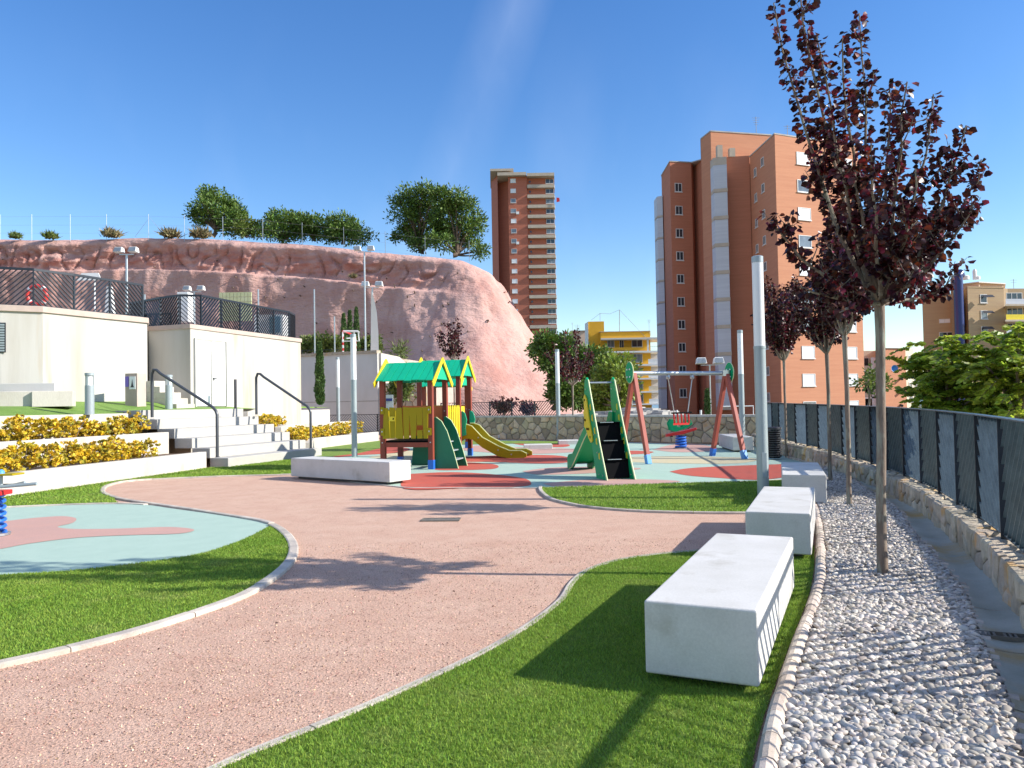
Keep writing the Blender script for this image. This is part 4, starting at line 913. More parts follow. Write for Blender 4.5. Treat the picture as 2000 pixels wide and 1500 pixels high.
# ================================================================== PLAYHOUSE
EX = Vector((.979, -.205, 0)).normalized(); EY = Vector((-EX.y, EX.x, 0)); Z = Vector((0, 0, 1))
O = Vector((*G(843, 917), 0))
Q = Vector((-1.60, 22.9, 0)); T3 = Vector((-1.93, 27.2, 0))
ph = thing('playhouse', tuple(O), 'wooden playhouse with green pitched roofs, yellow fronts and a short slide', 'playhouse')
def post(p, h, foot=True):
    o = obj('post', MB().beam(p + Z * .12, p + Z * h, .13, .13, EY), 'wood_red', ph, bevel=.012)
    for z in (.68, 1.45): obj('bolt', MB().tube([p + Z * z - EY * .06, p + Z * z - EY * .078], .016, 8), 'steel', o)
    if foot: obj('post_shoe', MB().beam(p, p + Z * .24, .15, .15, EY), 'blue', o, bevel=.008)
def roof(o, w, d, ze, zr, nb, over=.12):
    a = o - EX * (w + over); L = w + 2 * over
    for side in (0, 1):
        e = (a - EY * .17 + Z * ze) if side == 0 else (a + EY * (d + .17) + Z * ze)
        r = a + EY * d / 2 + Z * zr; sd = (r - e)
        for i in range(nb):
            b0 = e + EX * (L * i / nb); th = .022; drop = random.uniform(-.02, .03)
            n_ = EX.cross(sd).normalized() * (1 if side == 0 else -1)
            sn = sd.normalized(); pts = [(.006, -drop), (L / nb - .006, -drop + random.uniform(-.012, .012)), (L / nb - .006, sd.length), (.006, sd.length)]
            obj('roof_board', MB().plate(pts, b0 + n_ * .005 * (i % 2), EX, sn, th), 'green_roof', ph)
    for x in (0, L):
        g = a + EX * x + (EX * .02 if x else -EX * .02)
        for s in (0, 1):
            e = (g - EY * .24 + Z * (ze - .10)) if s == 0 else (g + EY * (d + .24) + Z * (ze - .10)); r = g + EY * d / 2 + Z * (zr + .07)
            dv = (r - e).normalized(); up = EX.cross(dv).normalized()
            obj('bargeboard', MB().plate([(-.02, -.07), (.05, -.09), ((r - e).length, -.05), ((r - e).length + .05, .03), ((r - e).length - .02, .06), (0, .05)], e, dv, up if up.z > 0 else -up, .03), 'yellow', ph, bevel=.004)
        obj('gable_board', MB().plate([(0, 0), (d, 0), (d / 2, zr - ze - .12)], g - (EX * .05 if x else -EX * .05) + Z * (ze + .03), EY, Z, .03), 'green_roof', ph)
roof(O, 1.27, 1.25, 2.24, 2.72, 8); roof(Q, 1.22, 1.25, 2.46, 2.98, 8); roof(T3, 1.25, 1.2, 2.28, 2.75, 8)
for b, w, d, h in ((O, 1.27, 1.25, 2.3), (Q, 1.22, 1.25, 2.55), (T3, 1.25, 1.2, 2.35)):
    for i, j in ((0, 0), (1, 0), (0, 1), (1, 1)): post(b - EX * w * i + EY * d * j, h)
    obj('deck', MB().plate([(0, 0), (w, 0), (w, d), (0, d)], b - EX * w + Z * .70, EX, EY, .05), 'black', ph)
    obj('beam', MB().beam(b - EX * w + Z * .62 - EY * .01, b + Z * .62 - EY * .01, .06, .12, Z), 'wood_red', ph)
    obj('beam', MB().beam(b + Z * .62, b + EY * d + Z * .62, .06, .12, Z), 'wood_red', ph)
# front fence of the first tower: crooked boards, hand hole, little yellow plate
gp = .009; xs = [0, .17, .33, .53, .71, .90, 1.05, 1.20]; f0 = O - EX * 1.24 - EY * .085
for i in range(7):
    l, r = xs[i], xs[i + 1]; t = [-.02, .01, -.015, .01, .02, -.01, .01][i]
    pts = [(l + t + gp, .78), (r - t - gp, .78), (r + t - gp, 1.56), (l - t + gp, 1.555 + .02 * (i % 2))]
    if i == 5:
        obj('fence_board', MB().plate([(l + .004, .78), (r - .004, .78), (r - .004, .99), (l + .004, .99)], f0, EX, Z, .022), 'yellow_shade', ph)
        obj('fence_board', MB().plate([(l + .004, 1.11), (r - .004, 1.11), (r - .004, 1.56), (l + .004, 1.56)], f0, EX, Z, .022), 'yellow_shade', ph); continue
    obj('fence_board', MB().plate(pts, f0 + EY * (.01 if i % 2 else 0), EX, Z, .022), 'yellow_shade', ph, bevel=.004)
pl = obj('number_plate', MB().plate([(.17, 1.22), (.33, 1.22), (.33, 1.34), (.17, 1.34)], f0 - EY * .025, EX, Z, .012), 'yellow', ph)
obj('dot', MB().plate([(.27, 1.26), (.29, 1.255), (.31, 1.275), (.305, 1.30), (.28, 1.305)], f0 - EY * .034, EX, Z, .006), 'black', pl)
for z in (.86, 1.40):
    for x in (-.05, 1.19): obj('bracket', MB().plate([(x, z), (x + .09, z), (x + .09, z + .18), (x, z + .18)], f0 - EY * .028, EX, Z, .02), 'yellow_shade', ph, bevel=.004)
    for x in (-.01, 1.23): obj('bolt', MB().tube([f0 + EX * x + Z * (z + .1) - EY * .04, f0 + EX * x + Z * (z + .1) - EY * .055], .02, 8), 'steel', ph)
# left side, back and inner panels (yellow with painted shade, orange, green)
obj('side_panel', MB().plate([(0, .78), (1.1, .78), (1.1, 1.5), (0, 1.52)], O - EX * 1.27 + EY * .07, EY, Z, .03), 'yellow_shade', ph)
obj('back_panel', MB().plate([(0, .8), (1.15, .8), (1.15, 1.58), (0, 1.60)], O - EX * 1.22 + EY * 1.25, EX, Z, .03), 'orange', ph)
obj('inner_panel', MB().plate([(0, .8), (1.1, .8), (1.1, 1.6), (0, 1.6)], Q - EX * 1.22 + EY * .02, EX, Z, .03), 'yellow_shade', ph)
obj('inner_panel', MB().plate([(0, .8), (1.1, .8), (1.1, 1.6), (0, 1.6)], Q - EX * 1.22 + EY * 1.22, EX, Z, .03), 'orange', ph)
# stairs of tower 1: dark green side panels to the right
for j, oy in enumerate((.12, .98)):
    o0 = O + EY * oy + EX * .04
    obj('stair_panel', MB().plate([(0, 0), (.62, 0), (.50, .45), (.34, .95), (.20, 1.20), (.06, 1.30), (0, 1.30)], o0, EX, Z, .035), 'green_dark', ph, bevel=.006)
    obj('panel_rim', MB().tube([o0 + EX * a + Z * b for a, b in ((.62, .01), (.50, .45), (.34, .95), (.20, 1.20), (.06, 1.305))], .012, 6), 'edge', ph)
for k in range(3): obj('tread', MB().plate([(.0, 0), (.20, 0), (.20, .84), (0, .84)], O + EY * .13 + EX * (.36 - .13 * k) + Z * (.22 + .22 * k), EX, EY, .03), 'lamp_grey', ph)
obj('stair_panel', MB().plate([(0, 0), (.7, 0), (.55, .9), (.1, .9)], O - EX * .98 + EY * 1.3, EX, Z, .035), 'green_dark', ph)
# bridge with yellow slats on the right
d_ = (Q - (O + EY * 1.25)); bl = d_.length; bd = d_.normalized()
obj('bridge_deck', MB().plate([(0, 0), (bl, 0), (bl, 1.1), (0, 1.1)], O + EY * 1.25 + Z * .70, bd, -EX, .06), 'black', ph)
obj('bridge_rail', MB().beam(O + EY * 1.3 + Z * 1.45, Q + Z * 1.45, .04, .07), 'yellow', ph); obj('bridge_rail', MB().beam(O + EY * 1.3 + Z * .88, Q + Z * .88, .04, .07), 'yellow', ph)
bn = Vector((bd.y, -bd.x, 0))
for i in range(7):
    s_ = .14 + i * (bl - .2) / 7; tl_ = random.uniform(-.05, .05)
    obj('bridge_slat', MB().plate([(s_ - tl_, .66), (s_ + .16 - tl_, .66), (s_ + .16 + tl_, 1.52), (s_ + .08 + tl_, 1.6), (s_ + tl_, 1.52)], O + EY * 1.25 + bn * .05, bd, Z, .028), 'yellow', ph, bevel=.005)
obj('side_panel', MB().plate([(0, .66), (.42, .66), (.42, 1.56), (0, 1.56)], Q + EY * .10 + EX * .02, EY, Z, .03), 'yellow', ph)
# slide to the right of tower 2
so = Q + EX * .06 + EY * .12
prof = [(0, .52), (.0, 1.02), (.12, 1.02), (.30, .96), (.62, .62), (1.10, .36), (1.45, .22), (1.78, .22), (1.95, .14), (1.95, .04), (1.80, .0), (1.42, .0), (1.08, .07), (.62, .32), (.32, .56), (.12, .60)]
for j, oy in enumerate((0, .92)):
    obj('slide_side', MB().plate(prof, so + EY * oy, EX, Z, .045), 'yellow_shade', ph, bevel=.006)
    obj('panel_rim', MB().tube([so + EY * oy + EX * a + Z * (b + .01) for a, b in prof[1:9]], .014, 6), 'edge', ph)
sp_ = [(.0, .76), (.25, .72), (.62, .42), (1.08, .18), (1.45, .09), (1.85, .08)]; V = []; 
for a, b in sp_: V += [so + EX * a + EY * .02 + Z * b, so + EX * a + EY * .90 + Z * b]
obj('slide_bed', MB().add(V, [(2 * i, 2 * i + 2, 2 * i + 3, 2 * i + 1) for i in range(5)]), 'steel', ph)
for oy in (-.02, .96): 
    obj('slide_wing', MB().plate([(0, .66), (.16, .70), (.14, .95), (.18, 1.15), (.13, 1.34), (.06, 1.42), (0, 1.40)], so + EY * oy - EX * .02, EX, Z, .04), 'green_roof', ph, bevel=.006)
for a, b in ((.1, .9), (.5, .62), (1.5, .12), (1.1, .25)): obj('bolt', MB().tube([so + EX * a + Z * b - EY * .02, so + EX * a + Z * b - EY * .04], .022, 8), 'steel', ph)

# ================================================================== GREEN SLIDE
S0 = Vector((*G(1186, 940), 0)); S1 = Vector((*G(1241, 938), 0)); SE = Vector((*G(1107, 918), 0))
AX = Vector((-.19, .98, 0)).normalized(); AC = Vector((AX.y, -AX.x, 0)); SW = .60
gs_ = thing('slide', tuple(S0), 'free standing green slide with a black ladder and yellow plate', 'slide')
side = [(0, 0), (.66, 0), (.90, .55), (1.12, .95), (1.42, 1.55), (1.45, 1.95), (1.40, 2.10), (1.30, 2.16), (1.20, 2.10), (1.02, 1.75), (.75, 1.25), (.45, .72), (.2, .32)]
for k in (0, 1):
    b = S0 + AC * SW * k
    obj('side_panel', MB().plate(side, b, AX, Z, .045), 'green', gs_, bevel=.006)
    obj('panel_rim', MB().tube([b + AX * a + Z * z for a, z in ((.0, .01), (.2, .32), (.45, .72), (.75, 1.25), (1.02, 1.75), (1.20, 2.10))], .018, 6), 'edge', gs_)
    for a, z in ((.33, .48), (.5, .78), (.62, 1.0), (.78, 1.27), (.9, 1.5)):
        obj('foot_hole', MB().plate([(-.05, -.07), (.03, -.05), (.05, .05), (-.02, .08)], b + AX * (a + .09) + Z * z - AC * .026, AX, Z, .01), 'yellow', gs_)
    obj('chute_side', MB().plate([(1.20, 1.38), (1.45, 1.40), (1.75, 1.02), (2.75, .40), (3.10, .36), (3.22, .28), (3.22, .02), (2.95, .0), (2.7, .08), (1.6, .80), (1.2, 1.02)], b + (AC * .05 if k == 0 else -AC * .05), AX, Z, .04), 'green', gs_, bevel=.006)
    obj('base_rim', MB().tube([b + AX * a + Z * z for a, z in ((1.2, 1.02), (1.6, .8), (2.7, .08), (2.95, .02))], .012, 6), 'edge', gs_)
yp = [(.80, .78), (.92, .74), (1.08, .84), (1.26, 1.02), (1.40, 1.08), (1.34, 1.22), (1.44, 1.38), (1.36, 1.46), (1.40, 1.72), (1.32, 1.78), (1.20, 1.70), (1.02, 1.25), (.84, .92)]
yo = obj('yellow_plate', MB().plate(yp, S0 - AC * .045, AX, Z, .03), 'yellow', gs_, bevel=.004)
for a, z in ((1.31, 1.66), (1.27, 1.22), (1.02, 1.03), (1.10, 1.03), (1.18, 1.03), (.94, .86), (1.36, 1.22)): 
    obj('hole', MB().tube([S0 - AC * .058 + AX * a + Z * z, S0 - AC * .066 + AX * a + Z * z], .028, 10), 'black', yo)
obj('top_bar', MB().tube([S0 + AX * 1.30 + Z * 2.04, S0 + AC * SW + AX * 1.30 + Z * 2.04], .02, 8), 'steel', gs_, smooth=True)
for k in range(3):
    z0 = .03 + .38 * k; a = .12 + .24 * k
    obj('riser', MB().plate([(0, 0), (SW - .05, 0), (SW - .05, .37), (0, .37)], S0 + AC * .025 + AX * (a + .16) + Z * z0, AC, Z + AX * .25, .03), 'black', gs_)
    obj('tread', MB().plate([(0, 0), (SW - .06, 0), (SW - .06, .2), (0, .2)], S0 + AC * .03 + AX * (a + .20) + Z * (z0 + .375), AC, AX, .025), 'black', gs_)
    obj('tread_nosing', MB().beam(S0 + AC * .12 + AX * (a + .19) + Z * (z0 + .385), S0 + AC * .42 + AX * (a + .19) + Z * (z0 + .385), .02, .014), 'lamp_grey', gs_)
obj('platform', MB().plate([(0, 0), (SW - .06, 0), (SW - .06, .45), (0, .45)], S0 + AC * .03 + AX * .95 + Z * 1.16, AC, AX, .03), 'black', gs_)
bedp = [(1.35, 1.15), (1.6, .98), (2.7, .26), (3.0, .18), (3.2, .17)]; V = []
for a, z in bedp: V += [S0 + AX * a + AC * .05 + Z * z, S0 + AX * a + AC * (SW - .05) + Z * z]
obj('chute_bed', MB().add(V, [(2 * i, 2 * i + 2, 2 * i + 3, 2 * i + 1) for i in range(4)]), 'steel', gs_)
V = [v_ - Z * .05 for v_ in V]; obj('chute_underside', MB().add(V, [(2 * i + 1, 2 * i + 3, 2 * i + 2, 2 * i) for i in range(4)]), 'green', gs_)

for k in (0, 1):
    for a, z in ((.18, .10), (.45, .10), (.55, .55), (.78, .92), (1.1, 1.4), (1.32, 1.9), (1.25, 1.2)):
        obj('bolt', MB().tube([S0 + AC * (SW * k - .024) + AX * a + Z * z, S0 + AC * (SW * k - .036) + AX * a + Z * z], .018, 8), 'steel', gs_)
# ================================================================== SWING
LF, LB = Vector((*G(1267, 907), 0)), Vector((2.92, 21.0, 0)); RF, RB = Vector((*G(1455, 897), 0)), Vector((*G(1391, 891), 0))
lt = LF.lerp(LB, .48) + Z * 2.36; rt = RF.lerp(RB, .50) + Z * 2.36; lt.x += .02
sw = thing('swing', tuple((LF + RB) / 2), 'red legged swing frame with steel crossbar and one cradle seat', 'swing')
bd = (rt - lt).normalized(); up_ = Z
obj('crossbar', MB().tube([lt - bd * .05, rt + bd * .1], .058, 14), 'steel', sw, smooth=True)
for t_, legs in ((lt, (LF, LB)), (rt, (RF, RB))):
    for f in legs:
        l = obj('leg', MB().beam(f + Z * .0, t_ + (f - t_) * .02 + Z * .05, .115, .115, bd), 'swing_red', sw, bevel=.012)
        obj('leg_shoe', MB().beam(f, f.lerp(t_, .10), .13, .13, bd), 'sky_blue' if f is not RB else 'blue', l, bevel=.006)
    c = t_ + bd * (-.12 if t_ is lt else .12); h = (legs[0] - legs[1]).normalized()
    poly = [(.19 * math.cos(a), .28 * math.sin(a)) for a in np.linspace(0, 6.283, 22)[:-1]]
    pl_ = obj('end_plate', MB().plate(poly, c + Z * .02, h, Z, .03), 'green', sw, bevel=.004)
    obj('plate_rim', MB().tube([c + Z * .02 + h * a * 1.0 + Z * b for a, b in poly + poly[:1]], .014, 6), 'edge', pl_)
    for a, b in ((-.07, .1), (.07, .1), (-.07, -.1), (.07, -.1)): obj('bolt', MB().tube([c + h * a + Z * b - bd * .03, c + h * a + Z * b - bd * .05], .022, 8), 'white', pl_)
obj('bracket', MB().beam(rt - bd * .16, rt + bd * .06, .16, .16), 'steel', sw)
c0, c1 = lt.lerp(rt, .36), lt.lerp(rt, .62); sc_ = (c0 + c1) / 2; seat = Vector((sc_.x, sc_.y, .98)); hw = .22
for c in (c0, c1):
    e = seat + bd * (hw if c is c1 else -hw) + Z * .30
    obj('hanger', MB().lathe(tuple(c - Z * .16), [(.05, 0), (.06, .05), (.04, .12)], 10), 'steel', sw)
    obj('chain', MB().tube([c - Z * .14, e], .013, 6), 'rope', sw)
obj('seat_rim', MB().beam(seat - bd * .3 + Z * .30, seat + bd * .3 + Z * .30, .05, .04).beam(seat - bd * .3 + Z * .30 + Vector((.1, .28, 0)), seat + bd * .3 + Z * .30 + Vector((.1, .28, 0)), .05, .04), 'black', sw)
for i in range(5): 
    a = seat - bd * .24 + bd * .12 * i; obj('seat_bar', MB().tube([a + Z * .30, a + Z * .02 + Vector((.04, .1, 0))], .022, 6), 'red', sw)
obj('seat', MB().plate([(-.26, 0), (.26, 0), (.22, .26), (-.22, .26)], seat + Z * .0, bd, Vector((.3, .95, 0)), .05), 'red', sw)

# ================================================================== SPRING RIDERS
def coil(c, r, h, turns, w): return [c + Vector((r * (1 - .12 * t) * math.cos(6.283 * turns * t), r * (1 - .12 * t) * math.sin(6.283 * turns * t), h * t)) for t in np.linspace(0, 1, int(turns * 16))]
c = Vector((*G(6, 1048), 0)) + Vector((-.12, 0, .02)); t = thing('spring_rider', tuple(c), 'blue coil spring seesaw toy cut off by the left picture edge', 'spring rider')
obj('spring', MB().tube(coil(c + Z * .03, .13, .50, 6.2, 0), .022, 10), 'blue', t, smooth=True)
obj('base_plate', MB().lathe(tuple(c), [(.19, 0), (.19, .03)], 20), 'steel', t)
obj('top_bracket', MB().box(c.x - .15, c.x + .17, c.y - .12, c.y + .12, .54, .60), 'red', t, bevel=.01)
for yy, xl in ((-.10, .62), (.10, .34)): obj('bar', MB().tube([c + Vector((-.3, yy, .625)), c + Vector((.2, yy, .635)), c + Vector((xl, yy, .665))], .022, 10), 'lamp_grey', t, smooth=True)
for xx in (-.04, .12): obj('pillar', MB().tube([c + Vector((xx, -.05, .63)), c + Vector((xx, -.05, .80))], .028, 10), 'lamp_grey', t); obj('knob', MB().lathe((c.x + xx, c.y - .05, .82), [(.05, 0), (.045, .03), (.02, .05)], 10), 'sky_blue', t, smooth=True)
obj('seat_board', MB().box(c.x - .5, c.x + .34, c.y - .15, c.y + .1, .795, .82), 'yellow_shade', t, bevel=.008)
c = Vector((*G(1330, 877), 0)); c.z = .015; t = thing('spring_rider', tuple(c), 'red and blue spring rocker on the pink patch before the far wall', 'spring rider')
obj('spring', MB().tube(coil(c + Z * .02, .17, .42, 4.6, 0), .035, 8), 'blue', t, smooth=True)
obj('base_plate', MB().lathe(tuple(c), [(.25, 0), (.25, .03)], 18), 'steel', t)
obj('seat_board', MB().plate([(-.50, -.10), (.05, -.02), (.52, .12), (.50, .20), (.0, .08), (-.48, .0)], c + Z * .50, (1, -.1, 0), Z, .30), 'red', t, bevel=.01)
for s in (-1, 1):
    obj('side_figure', MB().plate([(-.36, .1), (-.2, .05), (.2, .18), (.36, .3), (.3, .44), (.16, .38), (.02, .2), (-.12, .2), (-.18, .40), (-.32, .48), (-.42, .34)], c + Z * .52 + Vector((0, s * .17, 0)), (1, -.1, 0), Z, .03), 'green', t, bevel=.006)
obj('handle', MB().tube([c + Vector((.16, -.2, .86)), c + Vector((.16, .2, .86))], .018, 8), 'red', t)
obj('footrest', MB().tube([c + Vector((-.34, -.3, .42)), c + Vector((-.34, .3, .42))], .02, 8), 'black', t)

# ================================================================== TREES
def bez(a, b, c, n=8): return [a.lerp(b, t).lerp(b.lerp(c, t), t) for t in np.linspace(0, 1, n)]
def plum_tree(base, zf, tips, lab, r0=.055, leaf=.062, nleaf=None, twigs=26, lean=(0, 0), spread=.75, sep=False, twig_len=.55, step=.030, core_h=1.5):
    base = Vector(base); fork = Vector((base.x + lean[0], base.y + lean[1], zf))
    root = thing('plum_tree', tuple(base), lab, 'tree', 'purple leaved plum trees')
    mid = [base.lerp(fork, t) + Vector((random.uniform(-.008, .008), random.uniform(-.008, .008), 0)) for t in (.0, .12, .3, .5, .7, .88, 1)]
    obj('trunk', MB().tube(mid, [r0 * 1.15, r0, r0 * .95, r0 * .92, r0 * .9, r0 * .95, r0 * 1.05], 14), 'bark', root, smooth=True)
    pts = []; dirs = []; P_ = []
    def foliate(path, s0=.25, st=step):
        L = 0
        for a, b in zip(path, path[1:]):
            l = (b - a).length; d = (b - a).normalized(); n = max(1, int(l / st))
            for i in range(n):
                L += 1; f = (i + random.random()) / n
                if L * st < s0: continue
                o = Vector(RNG.normal(size=3)); o = (o - d * o.dot(d)).normalized()
                pts.append(a.lerp(b, f) + o * random.uniform(.005, .05)); dirs.append(o * .9 + d * random.uniform(-.2, .7) + Vector((0, 0, -.35)))
    for tip in tips:
        tip = Vector(tip); v_ = tip - fork; c_ = fork + Vector((v_.x * .62, v_.y * .62, v_.z * .28)); path = bez(fork, c_, tip, 10)
        path = [p + Vector((random.uniform(-.02, .02), random.uniform(-.02, .02), 0)) * (0 if i in (0,) else 1) for i, p in enumerate(path)]
        l = obj('limb', MB().tube(path, [max(.005, r0 * .52 * (1 - i / 10) ** 1.1 + .004) for i in range(10)], 7), 'bark', root, smooth=True)
        foliate(path[2:], .05, step * .45)
        mb = MB()
        for k in range(max(2, twigs // len(tips))):
            f = random.uniform(.26, .93); i = min(8, int(f * 9)); p = path[i].lerp(path[i + 1], f * 9 - i); a = random.uniform(0, 6.283)
            w = Vector((math.cos(a) * spread, math.sin(a) * spread, random.uniform(.15, 1.3))).normalized() * twig_len * random.uniform(.5, 1.25) * (.98 - f * .4)
            tp = bez(p, p + w * .5 + Vector((0, 0, -.03)), p + w + Vector((0, 0, .12 * w.length)), 5)
            mb.tube(tp, [.007, .006, .005, .004, .002], 5, False); foliate(tp, .04)
            for q in range(2):
                p2 = tp[random.randint(1, 3)]; a = random.uniform(0, 6.283)
                w2 = Vector((math.cos(a), math.sin(a), random.uniform(-.2, 1.1))).normalized() * twig_len * random.uniform(.25, .6)
                tp2 = [p2, p2 + w2 * .5, p2 + w2 + Vector((0, 0, .03))]; mb.tube(tp2, [.004, .003, .002], 4, False); foliate(tp2, .02)
        obj('twigs', mb, 'bark', root, kind='stuff')
    pts = np.array([p[:] for p in pts]); dirs = np.array([d[:] for d in dirs]); size = leaf * RNG.uniform(.6, 1.25, len(pts))
    if sep:
        pick = RNG.choice(len(pts), 290, replace=False); proto = leaves_mesh('leaf', [[0, 0, 0]], [[1, 0, 0]], [1.0], 'oval', 3, 1.15); proto.materials.append(MT['plum'])
        for i in pick:
            o = bpy.data.objects.new('leaf', proto); COL.objects.link(o); o.parent = root; o.matrix_parent_inverse = wm(root).inverted()
            o.location = pts[i]; o.rotation_euler = (random.uniform(0, 6.28), random.uniform(0, 6.28), random.uniform(0, 6.28)); s = float(size[i]) * 1.05; o.scale = (s, s, s)
        keep = np.ones(len(pts), bool); keep[pick] = False; pts, dirs, size = pts[keep], dirs[keep], size[keep]
    obj('foliage', leaves_mesh('foliage', pts, dirs, size, 'oval', .3, 1.25), 'plum', root, kind='stuff')
    return root
def tipsat(lst, D, jit):
    return [tuple(P(x, y, D + j)) for (x, y), j in zip(lst, jit)]
tp1 = [(1558, -60), (1512, 8), (1600, 70), (1678, 25), (1640, 75), (1735, 160), (1768, 160), (1822, 185), (1885, 245), (1918, 312), (1902, 392), (1850, 560), (1505, 435), (1590, 300), (1700, 280), (1790, 330), (1640, 400), (1850, 400), (1560, 560), (1640, 610), (1800, 530)]
j1 = [0, .2, -.3, .3, -.4, .5, -.5, .3, -.2, .3, -.3, .5, .0, .7, -.8, -.7, .8, .8, .4, -.5, -.6]
plum_tree((*G(1722, 1130), 0), P(1735, 592, 6.8).z, tipsat(tp1, 6.75, j1), 'nearest and tallest purple leaved plum tree, in the pebble strip', .043, .064, twigs=140, lean=(.06, 0), sep=True, twig_len=.34, step=.020, spread=.5)
random.seed(21)
def auto(base, zf, n, h, r):
    out = []
    for i in range(n):
        a = 6.283 * i / n + random.uniform(-.3, .3); rr = r * random.uniform(.45, 1.05) * (1 if i % 3 else .35); out.append((base[0] + rr * math.cos(a), base[1] + rr * math.sin(a), zf + h * random.uniform(.5, 1.0) * (1.1 - .35 * rr / r)))
    return out
for (px, py, pf, n, h, r, lb, lf, tw) in ((1660, 992, 655, 13, 1.9, .72, 'second plum tree from the camera, close behind the nearest', .058, 110), (1622, 945, 692, 13, 2.0, .75, 'third plum tree from the camera in the pebble strip', .058, 110),
                              (1536, 894, 706, 15, 2.9, 1.0, 'fourth plum tree, by the litter bin at the fence end', .07, 150)):
    b = (*G(px, py), 0); zf = P(px, pf, b[1]).z
    plum_tree(b, zf, auto(b, zf, n, h, r), lb, .036, lf * 1.2, twigs=tw, twig_len=.40, step=.026)
b4 = (*G(1536, 894), 0)
for px, pb, pf, D, n, h, r, lb in ((1120, 856, 775, 34.5, 10, 2.7, 1.25, 'plum tree with pale stem behind the far stone wall, right of the lamp'), (888, 800, 728, 39, 10, 2.4, 1.05, 'plum tree rising behind the playhouse roofs'),
                                   (985, 815, 808, 38, 8, 1.0, 1.0, 'low dark plum bush in front of the cliff foot, left'), (1030, 815, 812, 39, 6, .7, .7, 'smaller dark plum bush right of the other at the cliff foot')):
    b = P(px, pb, D); zf = P(px - 4, pf - 22 if pf < 800 else pf, D).z
    plum_tree((b.x, b.y, max(b.z, -.3) if pf < 800 else .4), zf, auto((b.x, b.y), zf, n, h, r), lb, .045, .12, twigs=70, twig_len=.5, step=.07)

def clump_tree(name, base, blobs, mat, n, leaf, lab, r0=.2, shape='rhomb', width=1.0, up=.3, bark='bark2', group=None, droop=0, sats=True):
    """blobs: (x,y,z,rx,rz); foliage lies in tufts on twig ends in each blob"""
    base = Vector(base); root = thing(name, tuple(base), lab, 'tree', group); Pp = []; Dd = []; zs = [b[2] for b in blobs]; zm = min(zs)
    cx = sum(b[0] for b in blobs) / len(blobs); cy = sum(b[1] for b in blobs) / len(blobs); fk = Vector((base.x * .5 + cx * .5, base.y * .5 + cy * .5, base.z + (zm - base.z) * .8))
    obj('trunk', MB().tube([base, base.lerp(fk, .5) + Vector((r0 * .6, 0, 0)), fk], [r0 * 1.1, r0 * .85, r0 * .7], 9), bark, root, smooth=True)
    sat = []
    for (x, y, z, rx, rz) in blobs:
        for _ in range(3 if sats else 0):
            a = random.uniform(0, 6.283); e = random.uniform(-.5, .9)
            sat.append((x + rx * math.cos(a) * .95, y + rx * math.sin(a) * .95, z + rz * e, rx * random.uniform(.28, .45), rz * random.uniform(.3, .5)))
    blobs = [(x, y, z, rx * (.80 if sats else 1), rz * (.80 if sats else 1)) for x, y, z, rx, rz in blobs] + sat
    mb = MB(); tot = sum(b[3] ** 2 for b in blobs)
    for (x, y, z, rx, rz) in blobs:
        c = Vector((x, y, z)); mb.tube(bez(fk, Vector(((fk.x + x) / 2, (fk.y + y) / 2, z - rz * .8)), c, 6), [r0 * .4, r0 * .32, r0 * .25, r0 * .2, r0 * .12, r0 * .05], 6, False)
        m = int(n * rx * rx / tot); tufts = max(6, m // 14); d = rdir(tufts); rad = RNG.uniform(.45, 1.0, tufts) ** .5
        tc_ = np.array([x, y, z]) + d * rad[:, None] * np.array([rx, rx, rz]) * (1 + .18 * RNG.normal(size=(tufts, 1)))
        q = np.repeat(tc_, 14, 0); dd = rdir(len(q)); dd = dd + np.repeat(d, 14, 0) * .6; dd[:, 2] += up - droop
        Pp.append(q + dd * leaf * RNG.uniform(.2, 1.3, (len(q), 1))); Dd.append(dd)
    obj('branches', mb, bark, root, kind='stuff'); Pp = np.concatenate(Pp); Dd = np.concatenate(Dd)
    obj('crown', leaves_mesh('crown', Pp, Dd, leaf * RNG.uniform(.7, 1.3, len(Pp)), shape, .5, width), mat, root, kind='stuff'); return root
def pxblobs(lst, D, dj=1.5):
    s = D / 1500; out = []
    for (x, y, rx, ry) in lst:
        d = D + random.uniform(-dj, dj); p = P(x, y, d); out.append((p.x, p.y, p.z, rx * s, ry * s))
    return out
def px_tree(name, px, py, D, lst, mat, n, leaf, lab, **kw):
    b = P(px, py, D); return clump_tree(name, tuple(b), pxblobs(lst, D, kw.pop('dj', 1.5)), mat, n, leaf, lab, **kw)
PG = 'pine trees on top of the cliff'
px_tree('pine_tree', 415, 462, 92, [(412, 385, 26, 14), (392, 402, 18, 8), (425, 402, 28, 14), (408, 425, 30, 12), (385, 422, 14, 5), (440, 425, 26, 16), (455, 408, 20, 14), (450, 445, 26, 14), (465, 430, 14, 14)], 'pine', 8075, .36, 'leaning pine on the cliff top, leftmost of the pines', width=.75, r0=.28, group=PG)
px_tree('pine_tree', 480, 464, 92, [(482, 445, 16, 14), (470, 450, 14, 10), (497, 450, 16, 10)], 'olive', 2600, .28, 'low pale green tree between the leftmost pine and the broad pines', r0=.15, group=PG)
px_tree('pine_tree', 560, 468, 94, [(550, 425, 32, 10), (535, 440, 26, 12), (575, 438, 34, 14), (550, 455, 40, 12), (590, 455, 22, 12)], 'pine', 6375, .36, 'broad flat pine on the cliff top, second cluster from left', width=.75, group=PG)
px_tree('pine_tree', 612, 470, 94, [(610, 435, 24, 10), (600, 448, 22, 12), (622, 455, 22, 12)], 'pine', 3400, .36, 'small rounded pine merging with the broad flat pine', width=.75, group=PG)
px_tree('pine_tree', 668, 476, 93, [(670, 432, 22, 9), (655, 445, 24, 12), (682, 448, 24, 12), (668, 462, 34, 12), (705, 462, 22, 14), (645, 462, 18, 10)], 'pine', 5525, .36, 'pine with dark base right of the broad cliff top pines', width=.75, group=PG)
